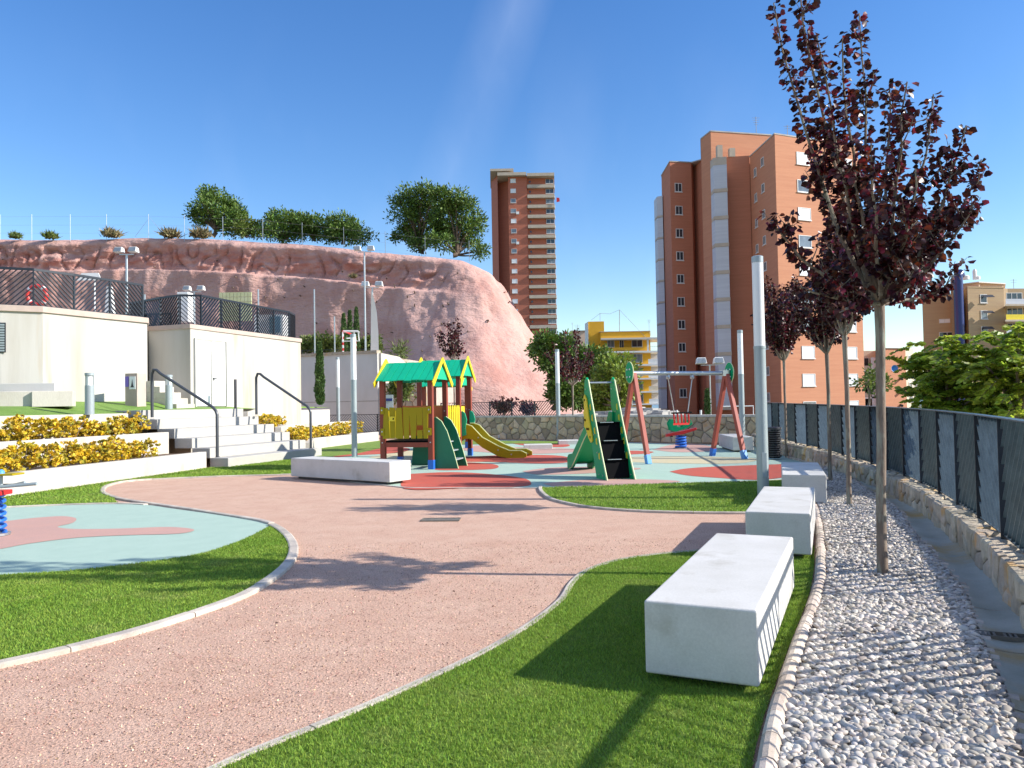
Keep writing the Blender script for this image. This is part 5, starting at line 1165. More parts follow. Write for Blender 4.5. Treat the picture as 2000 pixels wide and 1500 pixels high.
px_tree('pine_tree', 822, 495, 90, [(820, 390, 34, 18), (795, 405, 30, 16), (850, 385, 32, 14), (790, 425, 26, 14), (830, 420, 40, 20), (800, 455, 26, 14), (838, 455, 36, 18), (785, 462, 16, 10), (820, 478, 22, 10)], 'pine', 10625, .36, 'largest pine on the cliff top, left of the double crown', width=.75, r0=.35, group=PG)
px_tree('pine_tree', 885, 498, 88, [(880, 395, 34, 16), (905, 415, 32, 22), (870, 425, 30, 20), (920, 445, 24, 18), (890, 455, 36, 18), (925, 475, 20, 14), (865, 475, 24, 12), (938, 495, 12, 10)], 'pine', 9775, .36, 'large pine at the right end of the cliff top', width=.75, r0=.32, group=PG)
for px, py, r, lb, m in ((30, 455, 12, 'small grey green bush on the cliff rim at far left', 'olive'), (98, 455, 14, 'low bush on the cliff rim, second from the left', 'olive'), (218, 452, 17, 'tawny tuft of grass on the cliff rim left of the ochre one', 'dry'), (333, 452, 18, 'ochre tuft of grass on the cliff rim, middle', 'dry'), (392, 453, 20, 'ochre tuft of grass at the foot of the leftmost pine', 'dry'), (690, 533, 8, 'small dry tuft growing on the cliff ledge', 'dry')):
    b = P(px, py + 8, 84 if py < 500 else 78.3); q = rdir(500); q[:, 2] = np.abs(q[:, 2]) * 1.0 + .3
    t = thing('cliff_shrub', tuple(b), lb, 'shrub'); L_ = r * 84 / 1500
    obj('blades', leaves_mesh('blades', np.tile(np.array(b), (500, 1)) + RNG.normal(0, L_ * .35, (500, 3)) * [1, 1, .3], q, L_ * RNG.uniform(.5, 1.1, 500), 'needle', .2, .9), m, t, kind='stuff')
# trees below, between cliff and swing
px_tree('pine_tree', 1080, 800, 62, [(1066, 672, 22, 14), (1050, 692, 14, 12), (1090, 680, 20, 15), (1078, 706, 24, 18), (1100, 735, 26, 22), (1115, 765, 30, 24), (1132, 705, 20, 18), (1095, 775, 24, 20)], 'pine', 13000, .30, 'dark pine beside the cliff end, left of the yellow house', dj=3, group='trees behind the far stone wall')
px_tree('pine_tree', 1165, 800, 60, [(1160, 705, 26, 18), (1175, 725, 30, 20), (1150, 745, 34, 22), (1170, 775, 40, 24), (1140, 780, 30, 22)], 'pine', 9500, .28, 'dark pine in front of the yellow house', dj=3, group='trees behind the far stone wall')
px_tree('broadleaf_tree', 1205, 800, 52, [(1205, 715, 22, 12), (1190, 735, 26, 14), (1222, 730, 20, 14), (1180, 760, 26, 16), (1215, 765, 26, 18), (1195, 790, 34, 16)], 'broad', 6500, .26, 'pale yellow green tree behind the green slide', dj=2, bark='bark', group='trees behind the far stone wall')
px_tree('broadleaf_tree', 780, 800, 40, [(780, 755, 16, 10), (772, 768, 14, 10), (790, 768, 16, 10)], 'olive', 1800, .16, 'small bright bush seen under the left playhouse roof', dj=.4, r0=.06, bark='bark')
px_tree('palm_shrub', 780, 730, 47.5, [(780, 690, 10, 8)], 'olive', 220, .3, 'small spiky plant on the white curved wall', dj=.1, r0=.05, width=.3)
for px, w_, lb in ((605, 22, 'green bush behind the court wall, leftmost'), (640, 24, 'green bush behind the court wall, in the middle'), (722, 14, 'green bush beside the pale fin')):
    px_tree('court_bush', px, 690, 54, [(px, 672, w_, 10), (px - 10, 680, w_ * .7, 8), (px + 10, 680, w_ * .7, 8)], 'olive', 1700, .2, lb, dj=.5, r0=.06)
def cypress(px, yt, yb, D, wpx, lab, n=3500, leaf=.13):
    b = P(px, yb, D); h = P(px, yt, D).z - b.z; r = wpx * D / 3000; t = RNG.uniform(0, 1, n); a = RNG.uniform(0, 6.283, n)
    prof = r * (np.sin(np.clip(t * 1.02, 0, 1) ** .55 * 3.1416) ** .55 * .55 + .55 * (1 - t) ** .4 * np.minimum(1, t * 12 + .3)); rr = prof * RNG.uniform(.55, 1.08, n) * (1 + .16 * np.sin(a * 3 + t * 19))
    Pp = np.c_[b.x + rr * np.cos(a), b.y + rr * np.sin(a), b.z + t * h]; d = np.c_[np.cos(a) * .5, np.sin(a) * .5, np.full(n, 1.0)] + RNG.normal(0, .3, (n, 3))
    root = thing('cypress_tree', tuple(b), lab, 'tree'); obj('trunk', MB().tube([b, b + Z * h * .8], [r * .2, r * .08], 7), 'bark2', root); obj('crown', leaves_mesh('crown', Pp, d, leaf * RNG.uniform(.6, 1.2, n), 'rhomb', 0, .8), 'cypress', root, kind='stuff')
cypress(625, 668, 791, 36, 15, 'slim dark cypress before the grey court wall', 6500, .11)
cypress(672, 612, 690, 52, 10, 'leftmost of three cypresses behind the court', 2200, .14); cypress(684, 606, 690, 52.5, 9, 'middle of three cypresses behind the court', 2200, .14); cypress(697, 600, 690, 53, 10, 'rightmost of three cypresses behind the court', 2400, .14)
cypress(1382, 760, 812, 44, 9, 'thin young cypress behind the far wall under the red tower', 1200, .14)
# pinnate leaved trees beyond the fence
def melia(base, tips, lab, n_frond=9, D=13):
    base = Vector(base); root = thing('pinnate_tree', tuple(base), lab, 'tree', 'feathery leaved trees beyond the dark fence')
    fk = Vector((base.x, base.y, 1.1)); obj('trunk', MB().tube([base, base.lerp(fk, .5) + Vector((.1, 0, 0)), fk], [.11, .09, .07], 9), 'bark', root, smooth=True)
    Pp = []; Dd = []; mb = MB(); Sz = []
    for tip in tips:
        tip = Vector(tip); path = bez(fk, Vector(((fk.x + tip.x) / 2, (fk.y + tip.y) / 2, tip.z - .1)), tip, 8)
        obj('limb', MB().tube(path, [.045, .038, .03, .026, .02, .016, .012, .006], 6), 'bark', root, smooth=True)
        for k in range(n_frond):
            f = random.uniform(.42, 1.0); i = min(6, int(f * 7)); p = path[i].lerp(path[i + 1], f * 7 - i) + Vector(RNG.normal(0, .12, 3)); a = random.uniform(0, 6.283)
            d = Vector((math.cos(a), math.sin(a), random.uniform(-.1, .7))).normalized(); L = random.uniform(.32, .55); rach = [p + d * L * t + Vector((0, 0, -.35 * L * t * t)) for t in np.linspace(0, 1, 6)]
            mb.tube(rach, .004, 4, False); sd = d.cross(Z).normalized()
            for j in range(11):
                t = .12 + .88 * j / 10; q = p + d * L * t + Vector((0, 0, -.35 * L * t * t))
                for s in (-1, 1):
                    for e in range(2):
                        Pp.append(q + sd * s * .03 * e); Dd.append(sd * s * (1.0) + d * (.35 + .5 * e) + Vector((0, 0, -.3 + random.uniform(-.2, .2)))); Sz.append(L * .36 * (1.15 - .6 * t))
    obj('twigs', mb, 'bark', root, kind='stuff'); obj('crown', leaves_mesh('crown', np.array([p[:] for p in Pp]), np.array([d[:] for d in Dd]), np.array(Sz), 'rhomb', .55, 1.0), 'melia', root, kind='stuff')
D = 13.5
melia((*P(1850, 830, D)[:2], -4), [tuple(P(x, y, D + j)) for x, y, j in ((1795, 700, 0), (1800, 740, .6), (1838, 672, .3), (1870, 668, -.4), (1885, 700, .8), (1830, 770, -.5), (1905, 730, .2), (1860, 760, .9), (1795, 770, .4), (1900, 780, -.6), (1930, 760, 0), (1850, 720, -.7), (1875, 800, -.2), (1825, 730, .0))], 'left feathery leaved tree with a yellowing top beyond the fence', 13)
D = 12.5
melia((*P(1990, 830, D)[:2], -4), [tuple(P(x, y, D + j)) for x, y, j in ((1935, 690, 0), (1960, 660, .5), (1990, 650, -.3), (2030, 640, .4), (1945, 730, .7), (1985, 700, -.6), (2020, 720, .2), (1960, 770, -.3), (2000, 780, .6), (1930, 800, .2), (2050, 760, 0), (1975, 735, .9), (1915, 710, -.2), (2040, 700, -.8))], 'right feathery leaved tree reaching out of the picture beyond the fence', 13)
px_tree('bare_sapling', 1695, 800, 24, [(1690, 745, 22, 22), (1712, 760, 16, 18)], 'olive', 90, .12, 'almost leafless sapling behind the fence before the beige balconies', dj=.3, r0=.04, bark='bark')

# ================================================================== CLIFF
def lerpt(tab, x):
    for (a, va), (b, vb) in zip(tab, tab[1:]):
        if x <= b: return va + (vb - va) * max(0, (x - a)) / (b - a)
    return tab[-1][1]
plan = cr([(-110, 88), (-85, 86), (-56, 84.5), (-36, 83), (-20, 81), (-8, 78.5), (-4.2, 78.2), (-2.4, 80.5), (-1.6, 85), (-1.0, 95), (-.5, 115)], 40)
pl_s = arc(plan); NU, NV = 760, 170; tot = pl_s[-1]
zt_tab = [(-110, 21.2), (-56, 20.9), (-38, 20.5), (-24, 19.4), (-13, 17.8), (-4.5, 16.4), (-2.2, 15.9), (0, 15.9)]
nose = [(-4, 15.5), (1.1, 11.0), (2.8, 9.8), (4.7, 8.0), (7.3, 5.8), (10, 3.9), (12.3, 2.4), (14.3, 1.2), (15.4, .5), (16.2, 0)]
V = np.zeros((NU + 1, NV + 1, 3)); band = np.zeros((NU + 1, NV + 1)); us = np.r_[np.linspace(0, tot * .30, 120), np.linspace(tot * .30, tot, NU - 118)[1:]]
# arc length where the end of the hill begins
s_corner = pl_s[min(range(len(plan)), key=lambda i: abs(plan[i][0] + 9) + (0 if plan[i][1] < 84 else 99))]
s_end = pl_s[min(range(len(plan)), key=lambda i: math.hypot(plan[i][0] + 2.4, plan[i][1] - 80.5))]
for i, s_ in enumerate(us):
    (x, y), d = at_s(plan, pl_s, s_); zt_ = lerpt(zt_tab, x) if s_ < s_end else 15.9
    zt_ += .25 * noise.noise((x * .12, y * .1, 3.3))
    wn_ = min(1, max(0, (s_ - s_corner + 7) / (s_end - s_corner + 7))); wn_ = wn_ * wn_ * (3 - 2 * wn_); nx, ny = d.y, -d.x
    lw2 = 1 - min(1, max(0, (x + 12) / 9)) if s_ < s_end else 0   # ledge fades out near the end
    zl = zt_ - 3.6
    for j in range(NV + 1):
        f = j / NV; z = -4 + (zt_ + 4) * f
        on = lerpt(nose, z * 16.2 / max(zt_, 1) if z > 0 else z)
        fl = 1.2 * (1 - f) ** 1.5 + 3.2 * max(0, (2.5 - z) / 6.5)
        if z < zl: fl += 1.55 * min(1, (zl - z) / .28)
        fl = fl * lw2 + (1 - lw2) * on
        o = fl * (1 - wn_) + on * wn_
        lip = max(0, (z - (zt_ - .9)) / .9); o -= lip * lip * .9
        qx, qy = x + nx * o, y + ny * o
        n1 = noise.fractal((qx * .11, qy * .11, z * .08), 1, 2, 5); n2 = noise.fractal((qx * .5 + 9, qy * .5, z * .35), 1, 2, 4)
        bnd = lw2 * max(0, 1 - abs(z - (zl + 1.35)) / 1.7); bnd = min(1, bnd * 1.6)
        r3 = noise.fractal((qx * .55, z * .9, qy * .4), .8, 2.1, 6); cr_ = abs(noise.noise((qx * .55 + 40, z * .38, 1.1)))
        st_ = noise.noise((qx * .10, z * 3.2, 5.5)); lump = noise.fractal((qx * .32, z * .8, qy * .3), 1, 2.1, 3)
        disp = n1 * .75 + n2 * .16 + bnd * (max(-.5, lump) * .42 + r3 * .30 + st_ * .16 - max(0, .10 - cr_) * 5.0 - .25)
        if z < zl: disp += .20 * noise.noise((qx * .8, qy * .8, z * .08)) * lw2
        disp += wn_ * .8 * noise.noise((math.atan2(ny, nx) * 4.5 + z * .08, z * .06, 7.7)) * min(1, (zt_ - z) / 6)
        disp *= min(1, (zt_ - z) / 1.0 + .15)
        band[i, j] = bnd + .35 * max(0, n1) * (1 - bnd)
        V[i, j] = (qx + nx * disp, qy + ny * disp, z + .06 * n2)
I = np.arange(NU * (NV + 1)).reshape(NU, NV + 1)[:, :NV].ravel(); F = np.c_[I, I + NV + 1, I + NV + 2, I + 1]
cm = np_mesh('cliff', V.reshape(-1, 3), F); cm.polygons.foreach_set('use_smooth', np.ones(len(cm.polygons), bool))
at_ = cm.attributes.new('rough_band', 'FLOAT', 'POINT'); at_.data.foreach_set('value', band.ravel().astype(np.float32))
obj('hill', cm, 'cliff', kind='structure')
top = [tuple(V[i, NV]) for i in range(0, NU + 1, 4)]
mb = MB(); k = len(top); rear = [(p[0] * 1.0 - (14 if p[0] > -4 else 0) - .0, max(p[1] + 34, 118), 20.5) for p in top]
mb.add(top + rear, [(i, i + 1, k + i + 1, k + i) for i in range(k - 1)]); obj('hilltop', mb, 'land', kind='structure')
# rock anchors: tiny, uncountable
mb = MB()
for _ in range(520):
    i = random.randint(150, NU - 60); j = random.randint(int(NV * .2), NV - 12); p = Vector(V[i, j]); a = Vector(V[i + 1, j]) - p; b = Vector(V[i, j + 1]) - p; n_ = a.cross(b).normalized()
    if n_.y > 0 and n_.x < .2: n_ = -n_
    if random.random() < .55: continue
    mb.beam(p - n_ * .05, p + n_ * .28 + Vector((0, 0, random.uniform(-.1, .12))), .09, .09)
obj('rock_anchors', mb, 'bark2', label='dark rock anchor heads dotted over the pink cliff', cat='rock anchors', kind='stuff')
# tall wire fence posts on the rim
t = thing('rim_fence', tuple(P(360, 462, 83)), 'thin grey post and wire fence along the cliff rim', 'fence'); prev = None; wires = MB()
for px in (-60, 0, 62, 137, 208, 290, 360, 435, 513, 590, 671, 752, 830, 916):
    D_ = lerpt([(0, 85), (560, 82.5), (920, 79.5)], px); y_t = lerpt([(0, 419), (300, 418), (500, 425), (752, 452), (916, 470)], px); a = P(px, y_t, D_); y_b = lerpt([(0, 464), (340, 462), (560, 472), (752, 488), (920, 502)], px); b = P(px, y_b, D_)
    obj('fence_post', MB().tube([(a.x, a.y, b.z - .5), (a.x, a.y, a.z)], .026, 6), 'steel', t)
    if prev:
        for z in (.15, 1.1, 2.0): wires.tube([(prev[0], prev[1], prev[2] - .1 - z), (a.x, a.y, a.z - .1 - z)], .006, 4)
    prev = (a.x, a.y, a.z)
b = P(292, 462, 84); wires.tube([b + Vector((-1.6, 0, 0)), b + Z * 2.1, b + Vector((1.8, 0, 0))], .02, 4); obj('wires', wires, 'steel', t)

# ================================================================== BUILDINGS
WC = {}
def window(parent, a, b, t, zc, w, h, glass='glass', fr='frame', split=2, sill=True, name='window', proud=.05):
    """window on the wall from plan point a to b (camera side), centre at fraction t"""
    A, Bq = Vector((*a, 0)), Vector((*b, 0)); d = (Bq - A).normalized(); n_ = Vector((d.y, -d.x, 0))
    if n_.dot(-(A + Bq) / 2) < 0: n_ = -n_
    c = A.lerp(Bq, t); ang = math.atan2(-n_.x * -1, -n_.y) if False else math.atan2(n_.x, -n_.y)
    key = (round(w, 2), round(h, 2), fr, split)
    if key not in WC:
        f = .07; mb = MB().box(-w / 2, w / 2, -proud, .02, h / 2 - f, h / 2).box(-w / 2, w / 2, -proud, .02, -h / 2, -h / 2 + f).box(-w / 2, -w / 2 + f, -proud, .02, -h / 2 + f, h / 2 - f).box(w / 2 - f, w / 2, -proud, .02, -h / 2 + f, h / 2 - f)
        for k in range(1, split): x = -w / 2 + w * k / split; mb.box(x - .03, x + .03, -proud + .01, .02, -h / 2 + f, h / 2 - f)
        if sill: mb.box(-w / 2 - .06, w / 2 + .06, -proud - .06, .02, -h / 2 - .09, -h / 2 - .003)
        me = mb.mesh('window'); me.materials.append(MT[fr]); pm = MB().add([(-w / 2 + f, -.015, -h / 2 + f), (w / 2 - f, -.015, -h / 2 + f), (w / 2 - f, -.015, h / 2 - f), (-w / 2 + f, -.015, h / 2 - f)], [(0, 1, 2, 3)]).mesh('pane')
        WC[key] = (me, {}); WC[key][1]['base'] = pm
    me, pms = WC[key]
    if glass not in pms: q = pms['base'].copy(); q.materials.append(MT[glass]); pms[glass] = q
    loc = Vector((c.x, c.y, zc)) + n_ * .01
    o = obj(name, me, fr, parent, loc=tuple(loc), rz=ang); WM[o.name] = Matrix.Translation(loc) @ Matrix.Rotation(ang, 4, 'Z')
    p = bpy.data.objects.new('pane', pms[glass]); COL.objects.link(p); p.parent = o
    return o
def hx(px, D): q = P(px, 790, D); return (q.x, q.y)
def zy(px, py, D): return P(px, py, D).z
# ---- big red brick tower
rt_ = thing('apartment_tower', (*hx(1450, 90), -4), 'large orange red brick apartment tower on the right', 'building')
ZR, ZM, ZL = zy(1527, 262, 80), zy(1401, 258, 89), zy(1319, 316, 95)
a_, b_, c_, d_2 = hx(1477, 87.5), hx(1527, 80), hx(1690, 84.5), hx(1680, 102)
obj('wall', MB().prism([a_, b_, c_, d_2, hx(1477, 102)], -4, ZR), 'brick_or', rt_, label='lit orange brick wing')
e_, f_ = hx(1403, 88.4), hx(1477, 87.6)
obj('wall', MB().prism([e_, (f_[0] - .05, f_[1]), hx(1476, 100), hx(1403, 100)], -4, zy(1450, 306, 88)), 'brick_shade', rt_)
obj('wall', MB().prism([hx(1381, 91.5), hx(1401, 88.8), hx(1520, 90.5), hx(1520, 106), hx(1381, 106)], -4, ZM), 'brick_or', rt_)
obj('wall', MB().prism([hx(1302, 101), hx(1319, 95), hx(1361, 95.6), hx(1366, 97.2), hx(1382, 94.5), hx(1382, 110), hx(1302, 110)], -4, ZL), 'brick_shade', rt_)
for poly, z in (([a_, b_, c_, d_2], ZR), ([hx(1302, 101), hx(1319, 95), hx(1361, 95.6), hx(1382, 94.5), hx(1382, 110)], ZL), ([hx(1381, 91.5), hx(1401, 88.8), hx(1520, 90.5), hx(1520, 106), hx(1381, 106)], ZM)):
    obj('roof_edge', MB().prism(grow(poly, .08), z, z + .14), 'concrete', rt_)
for k in range(10):
    zc = zy(1334, 366 + k * 44.6, 95.2); window(rt_, hx(1319, 95), hx(1361, 95.6), .37, zc, .95, 1.1, 'glass', 'frame', 2)
g1_, g2_ = hx(1405, 87.2), hx(1431, 86.8)
for k in range(9):      # glazed stair strip in stacked screens
    zt1 = zy(1418, 322 + k * 53.2, 87); zb1 = zy(1418, 322 + (k + 1) * 53.2 - 7, 87)
    obj('balcony_screen', MB().prism([g1_, g2_, (g2_[0], g2_[1] + 1.2), (g1_[0], g1_[1] + 1.4)], zb1, zt1), 'screen', rt_)
    obj('floor_slab', MB().prism([(g1_[0] - .06, g1_[1] - .08), (g2_[0] + .03, g2_[1] - .08), (g2_[0], g2_[1] + 1.2), (g1_[0], g1_[1] + 1.4)], zb1 - .40, zb1 - .002), 'band', rt_)
z_ = zy(1418, 322, 87); obj('parapet_block', MB().prism([g1_, g2_, (g2_[0], g2_[1] + 1.2), (g1_[0], g1_[1] + 1.4)], z_ + .01, z_ + .9), 'band', rt_)
q = hx(1419, 86.9); obj('chimney', MB().box(q[0] - .3, q[0] + .3, q[1] + .1, q[1] + .8, z_ + .9, z_ + 2.3), 'band', rt_); q = hx(1444, 87.6); obj('chimney', MB().box(q[0] - .3, q[0] + .35, q[1] + .3, q[1] + 1, zy(1444, 306, 88), zy(1444, 306, 88) + 1.0), 'band', rt_)
for k in range(10):     # left balcony strip
    p1, p2 = hx(1292, 100.5), hx(1303, 100); z1 = zy(1297, 382 + k * 42, 100); z0 = zy(1297, 382 + (k + 1) * 42 - 4, 100)
    obj('balcony_screen', MB().prism([p1, p2, (p2[0], p2[1] + 2), (p1[0], p1[1] + 2)], z0, z1), 'screen', rt_)
    obj('floor_slab', MB().prism([(p1[0] - .05, p1[1] - .05), (p2[0], p2[1] - .05), (p2[0], p2[1] + 2), (p1[0], p1[1] + 2)], z0 - .24, z0 - .002), 'band', rt_)
for k in range(10):     # small windows in the shaded flank
    for t_, w_ in ((.12, .7), (.42, .8)):
        zc = zy(1495, (329 if t_ < .2 else 321) + k * 50.5, 84.5)
        if zc > 0: window(rt_, a_, b_, t_ + .1, zc, w_, .95, 'glass', 'frame', 2, name='window')
for k in range(10):
    for t_ in (.32, .85):
        zc = zy(1575, 310 + k * 54, 81.5)
        window(rt_, b_, c_, t_, zc, 1.75 if t_ < .5 else 1.5, 1.3, 'shutter' if k in (0, 2, 4, 7, 8) or t_ > .5 else 'glass2', 'frame', 2 if k in (5, 6) else 1)
for px, w_, hh, D_ in ((1500, 1.2, .8, 95), (1509, 1.0, 1.3, 95), (1470, 1.0, .5, 97), (1458, .8, .4, 97)):
    q = hx(px, D_); obj('chimney', MB().box(q[0] - w_ / 2, q[0] + w_ / 2, q[1], q[1] + 1, ZM - .3, ZM + hh), 'brick_or', rt_)
for px, w_ in ((1456, .35), (1486, .35)): q = hx(px, 93.2); obj('pilaster', MB().box(q[0] - w_ / 2, q[0] + w_ / 2, q[1] - .6, q[1] + .4, ZM - 5, ZM), 'brick_shade', rt_)
def antenna(px, yb, yt, D, lab, n=4, w=.9):
    a = P(px, yb, D); b = P(px, yt, D); t = thing('antenna', tuple(a), lab, 'antenna'); obj('mast', MB().tube([(a.x, a.y, a.z - .5), (a.x, a.y, b.z)], .035, 6), 'concrete', t)
    for i in range(n): obj('element', MB().beam((a.x - w / 2 * (1 - .15 * i), a.y, b.z - .15 - .28 * i), (a.x + w / 2 * (1 - .15 * i), a.y, b.z - .15 - .28 * i), .03, .03), 'concrete', t)
antenna(1477, 258, 228, 93, 'thin antenna on the highest roof of the red tower'); antenna(1538, 262, 244, 85, 'small antenna right of the chimneys on the red tower', 2, .8)
# ---- slim far tower with cream bands
D = 210; ft = thing('apartment_tower', (*hx(1030, D), -4), 'slim distant red tower with cream floor bands, centre', 'building')
fy = lambda y, d=D: zy(1030, y, d)
s = lambda px, d=D: hx(px, d)
obj('wall', MB().prism([s(966.5, 219), s(979, 213), s(979, 226), s(966.5, 226)], -4, fy(334, 214)), 'brick_red', ft)
obj('wall', MB().prism([s(979, 216), s(1000, 214), s(1000, 226), s(979, 226)], -4, fy(343, 214)), 'brick_red', ft)
obj('wall', MB().prism([s(1000, 210), s(1037, 210), s(1037, 226), s(1000, 226)], -4, fy(343)), 'brick_red', ft)
obj('wall', MB().prism([s(1037, 210.8), s(1090, 210.8), s(1090, 226), s(1037, 226)], -4, fy(344)), 'brick_red', ft)
obj('roof_slab', MB().prism([s(965, 209), s(1011, 209), s(1011, 226), s(965, 226)], fy(335), fy(330.5)), 'band', ft)
obj('roof_slab', MB().prism([s(979, 208.5), s(1036, 208.5), s(1036, 226), s(979, 226)], fy(345), fy(339)), 'band', ft)
obj('roof_slab', MB().prism([s(1037, 208.5), s(1091, 208.5), s(1091, 226), s(1037, 226)], fy(347), fy(341)), 'band', ft)
for k in range(17):
    y0_ = 352.5 + k * 19.6; shade = 'shutter' if k in (0, 1, 4, 8, 9, 10, 11, 12, 13, 14) else 'glass2'
    window(ft, s(1000), s(1037), .26, fy(y0_), 1.5, 1.15, shade, 'frame', 1)
    obj('band', MB().prism([s(1037.5, 209.6), s(1091, 209.6), s(1091.5, 212), s(1037.5, 212)], fy(y0_ + 15), fy(y0_ + 8.8)), 'band', ft)
    window(ft, s(1037, 210.8), s(1090, 210.8), .11, fy(y0_ + 1), .6, .7, 'glass', 'brick_red', 1, sill=False)
    window(ft, s(1037, 210.6), s(1090, 210.6), .84, fy(y0_ + 1), 2.2, 1.25, ('glass', 'glass', 'glass2')[k % 3], 'frame', 2)
p = P(1087, 395, 209.3); obj('cloth', MB().plate([(0, 0), (.9, .2), (.8, 1.2), (0, 1.3)], p, (1, 0, 0), Z, .05), 'red', label='red cloth hanging from a balcony of the slim far tower', cat='cloth')
for k in (3, 6): p = P(1011, 352.5 + k * 19.6 + 4, 209.4); obj('air_conditioner', MB().box(p.x - .4, p.x + .4, p.y, p.y + .5, p.z - .4, p.z + .3), 'white', label='white air conditioner box on the slim tower, ' + ('upper' if k == 3 else 'lower') + ' one', cat='air conditioner')
# ---- yellow house
D = 165; yh = thing('apartment_house', (*hx(1210, D), -4), 'yellow and white apartment house between slim and big tower', 'building'); fy = lambda y, d=D: zy(1215, y, d)
obj('wall', MB().prism([s(1146, 170), s(1152, 166), s(1183, 166), s(1183, 176), s(1146, 176)], -4, fy(627, 166)), 'ochre', yh, label='yellow stair tower')
obj('stair_front', MB().prism([s(1145.4, 169.8), s(1151.6, 165.8), s(1151.8, 166.3), s(1145.8, 170.3)], -4, fy(628, 166)), 'white', yh)
obj('wall', MB().prism([s(1159, 172), s(1176, 165), s(1273, 165), s(1273, 176), s(1159, 176)], -4, fy(648)), 'ochre', yh)
obj('roof_edge', MB().prism([s(1158.5, 172), s(1175.6, 164.8), s(1273.5, 164.8), s(1273.5, 176), s(1159, 176)], fy(648) + .003, fy(647)), 'concrete', yh)
for y_, x0, x1, m_ in ((661, 1176, 1288, 'sill'), (687, 1180, 1290, 'white'), (713, 1225, 1292, 'white'), (740, 1225, 1294, 'white'), (766, 1225, 1295, 'white'), (790, 1225, 1296, 'white')):
    obj('floor_slab', MB().prism([s(x0, 162), s(x1, 162), s(x1, 172), s(x0, 172)], fy(y_ + 1.6, 162), fy(y_ - 1.2, 162)), m_, yh)
obj('balcony_wall', MB().prism([s(1180, 163.2), s(1262, 163.2), s(1262, 163.6), s(1180, 163.6)], fy(685, 163), fy(678.5, 163)), 'ochre', yh)
for t_, w_, h_, g_ in ((.20, 1.5, 1.5, 'glass2'), (.42, .9, 2.1, 'glass'), (.73, 2.3, 1.6, 'glass')): window(yh, s(1176, 164.95), s(1273, 164.95), t_, fy(671), w_, h_, g_, 'frame', 2)
for y_ in (700, 727, 753, 778):
    window(yh, s(1176, 164.95), s(1273, 164.95), .72, fy(y_), 2.4, 1.8, 'glass2', 'frame', 2); window(yh, s(1176, 164.95), s(1273, 164.95), .30, fy(y_), 3.4, 1.4, 'glass', 'frame', 3)
    obj('balcony_front', MB().prism([s(1268, 162.3), s(1292, 162.3), s(1292, 162.7), s(1268, 162.7)], fy(y_ + 11, 162), fy(y_ + 2, 162)), 'cream' if y_ == 753 else 'white', yh)
    obj('balcony_back', MB().prism([s(1268, 168), s(1290, 168), s(1290, 168.5), s(1268, 168.5)], fy(y_ + 12, 168), fy(y_ - 11, 168)), 'screen', yh)
    obj('corner_post', MB().beam((*s(1289, 162.6), fy(y_ + 12, 162)), (*s(1289, 162.6), fy(y_ - 13, 162)), .25, .25), 'white', yh)
obj('column', MB().beam((*s(1268, 162.6), fy(686, 162)), (*s(1268, 162.6), fy(662, 162)), .35, .35), 'white', yh)
railing([s(1272, 162.4), s(1290, 162.4)], 1.0, 3, .35, 'fine railing on the topmost terrace of the yellow house', fy(686.5, 162), bar=.04, mat='concrete')
m1, m2 = P(1210, 648, 165), P(1210, 605, 165); t = thing('antenna', tuple(m1), 'tall guyed mast on the yellow house roof', 'antenna'); obj('mast', MB().tube([m1, m2], .07, 6), 'concrete', t)
m3 = P(1172, 612, 165); obj('guy_wire', MB().tube([m2, (m2 + m3) / 2 - Z * .5, m3, P(1155, 625, 165)], .035, 5).tube([m2, P(1262, 660, 165)], .035, 5).tube([m3, P(1172, 627, 165)], .05, 5), 'concrete', t)
antenna(1268, 648, 624, 165, 'short antenna at the right end of the yellow roof', 3, .8)
D = 185; pk = thing('apartment_house', (*hx(1130, D), -4), 'pale pink roof block left of the yellow house', 'building')
obj('wall', MB().prism([s(1113, 190), s(1118, D), s(1150, D), s(1150, 195), s(1113, 195)], -4, zy(1130, 647, D)), 'pinkb', pk); obj('roof_edge', MB().prism([s(1112.6, 190), s(1117.6, D - .3), s(1150, D - .3), s(1150, 195)], zy(1130, 647, D), zy(1130, 645.5, D)), 'concrete', pk)
antenna(1128, 646, 634, D, 'dark antenna cluster on the pale pink roof', 4, 1.6); antenna(1118, 646, 630, D, 'thin antenna left on the pale pink roof', 2, .5)
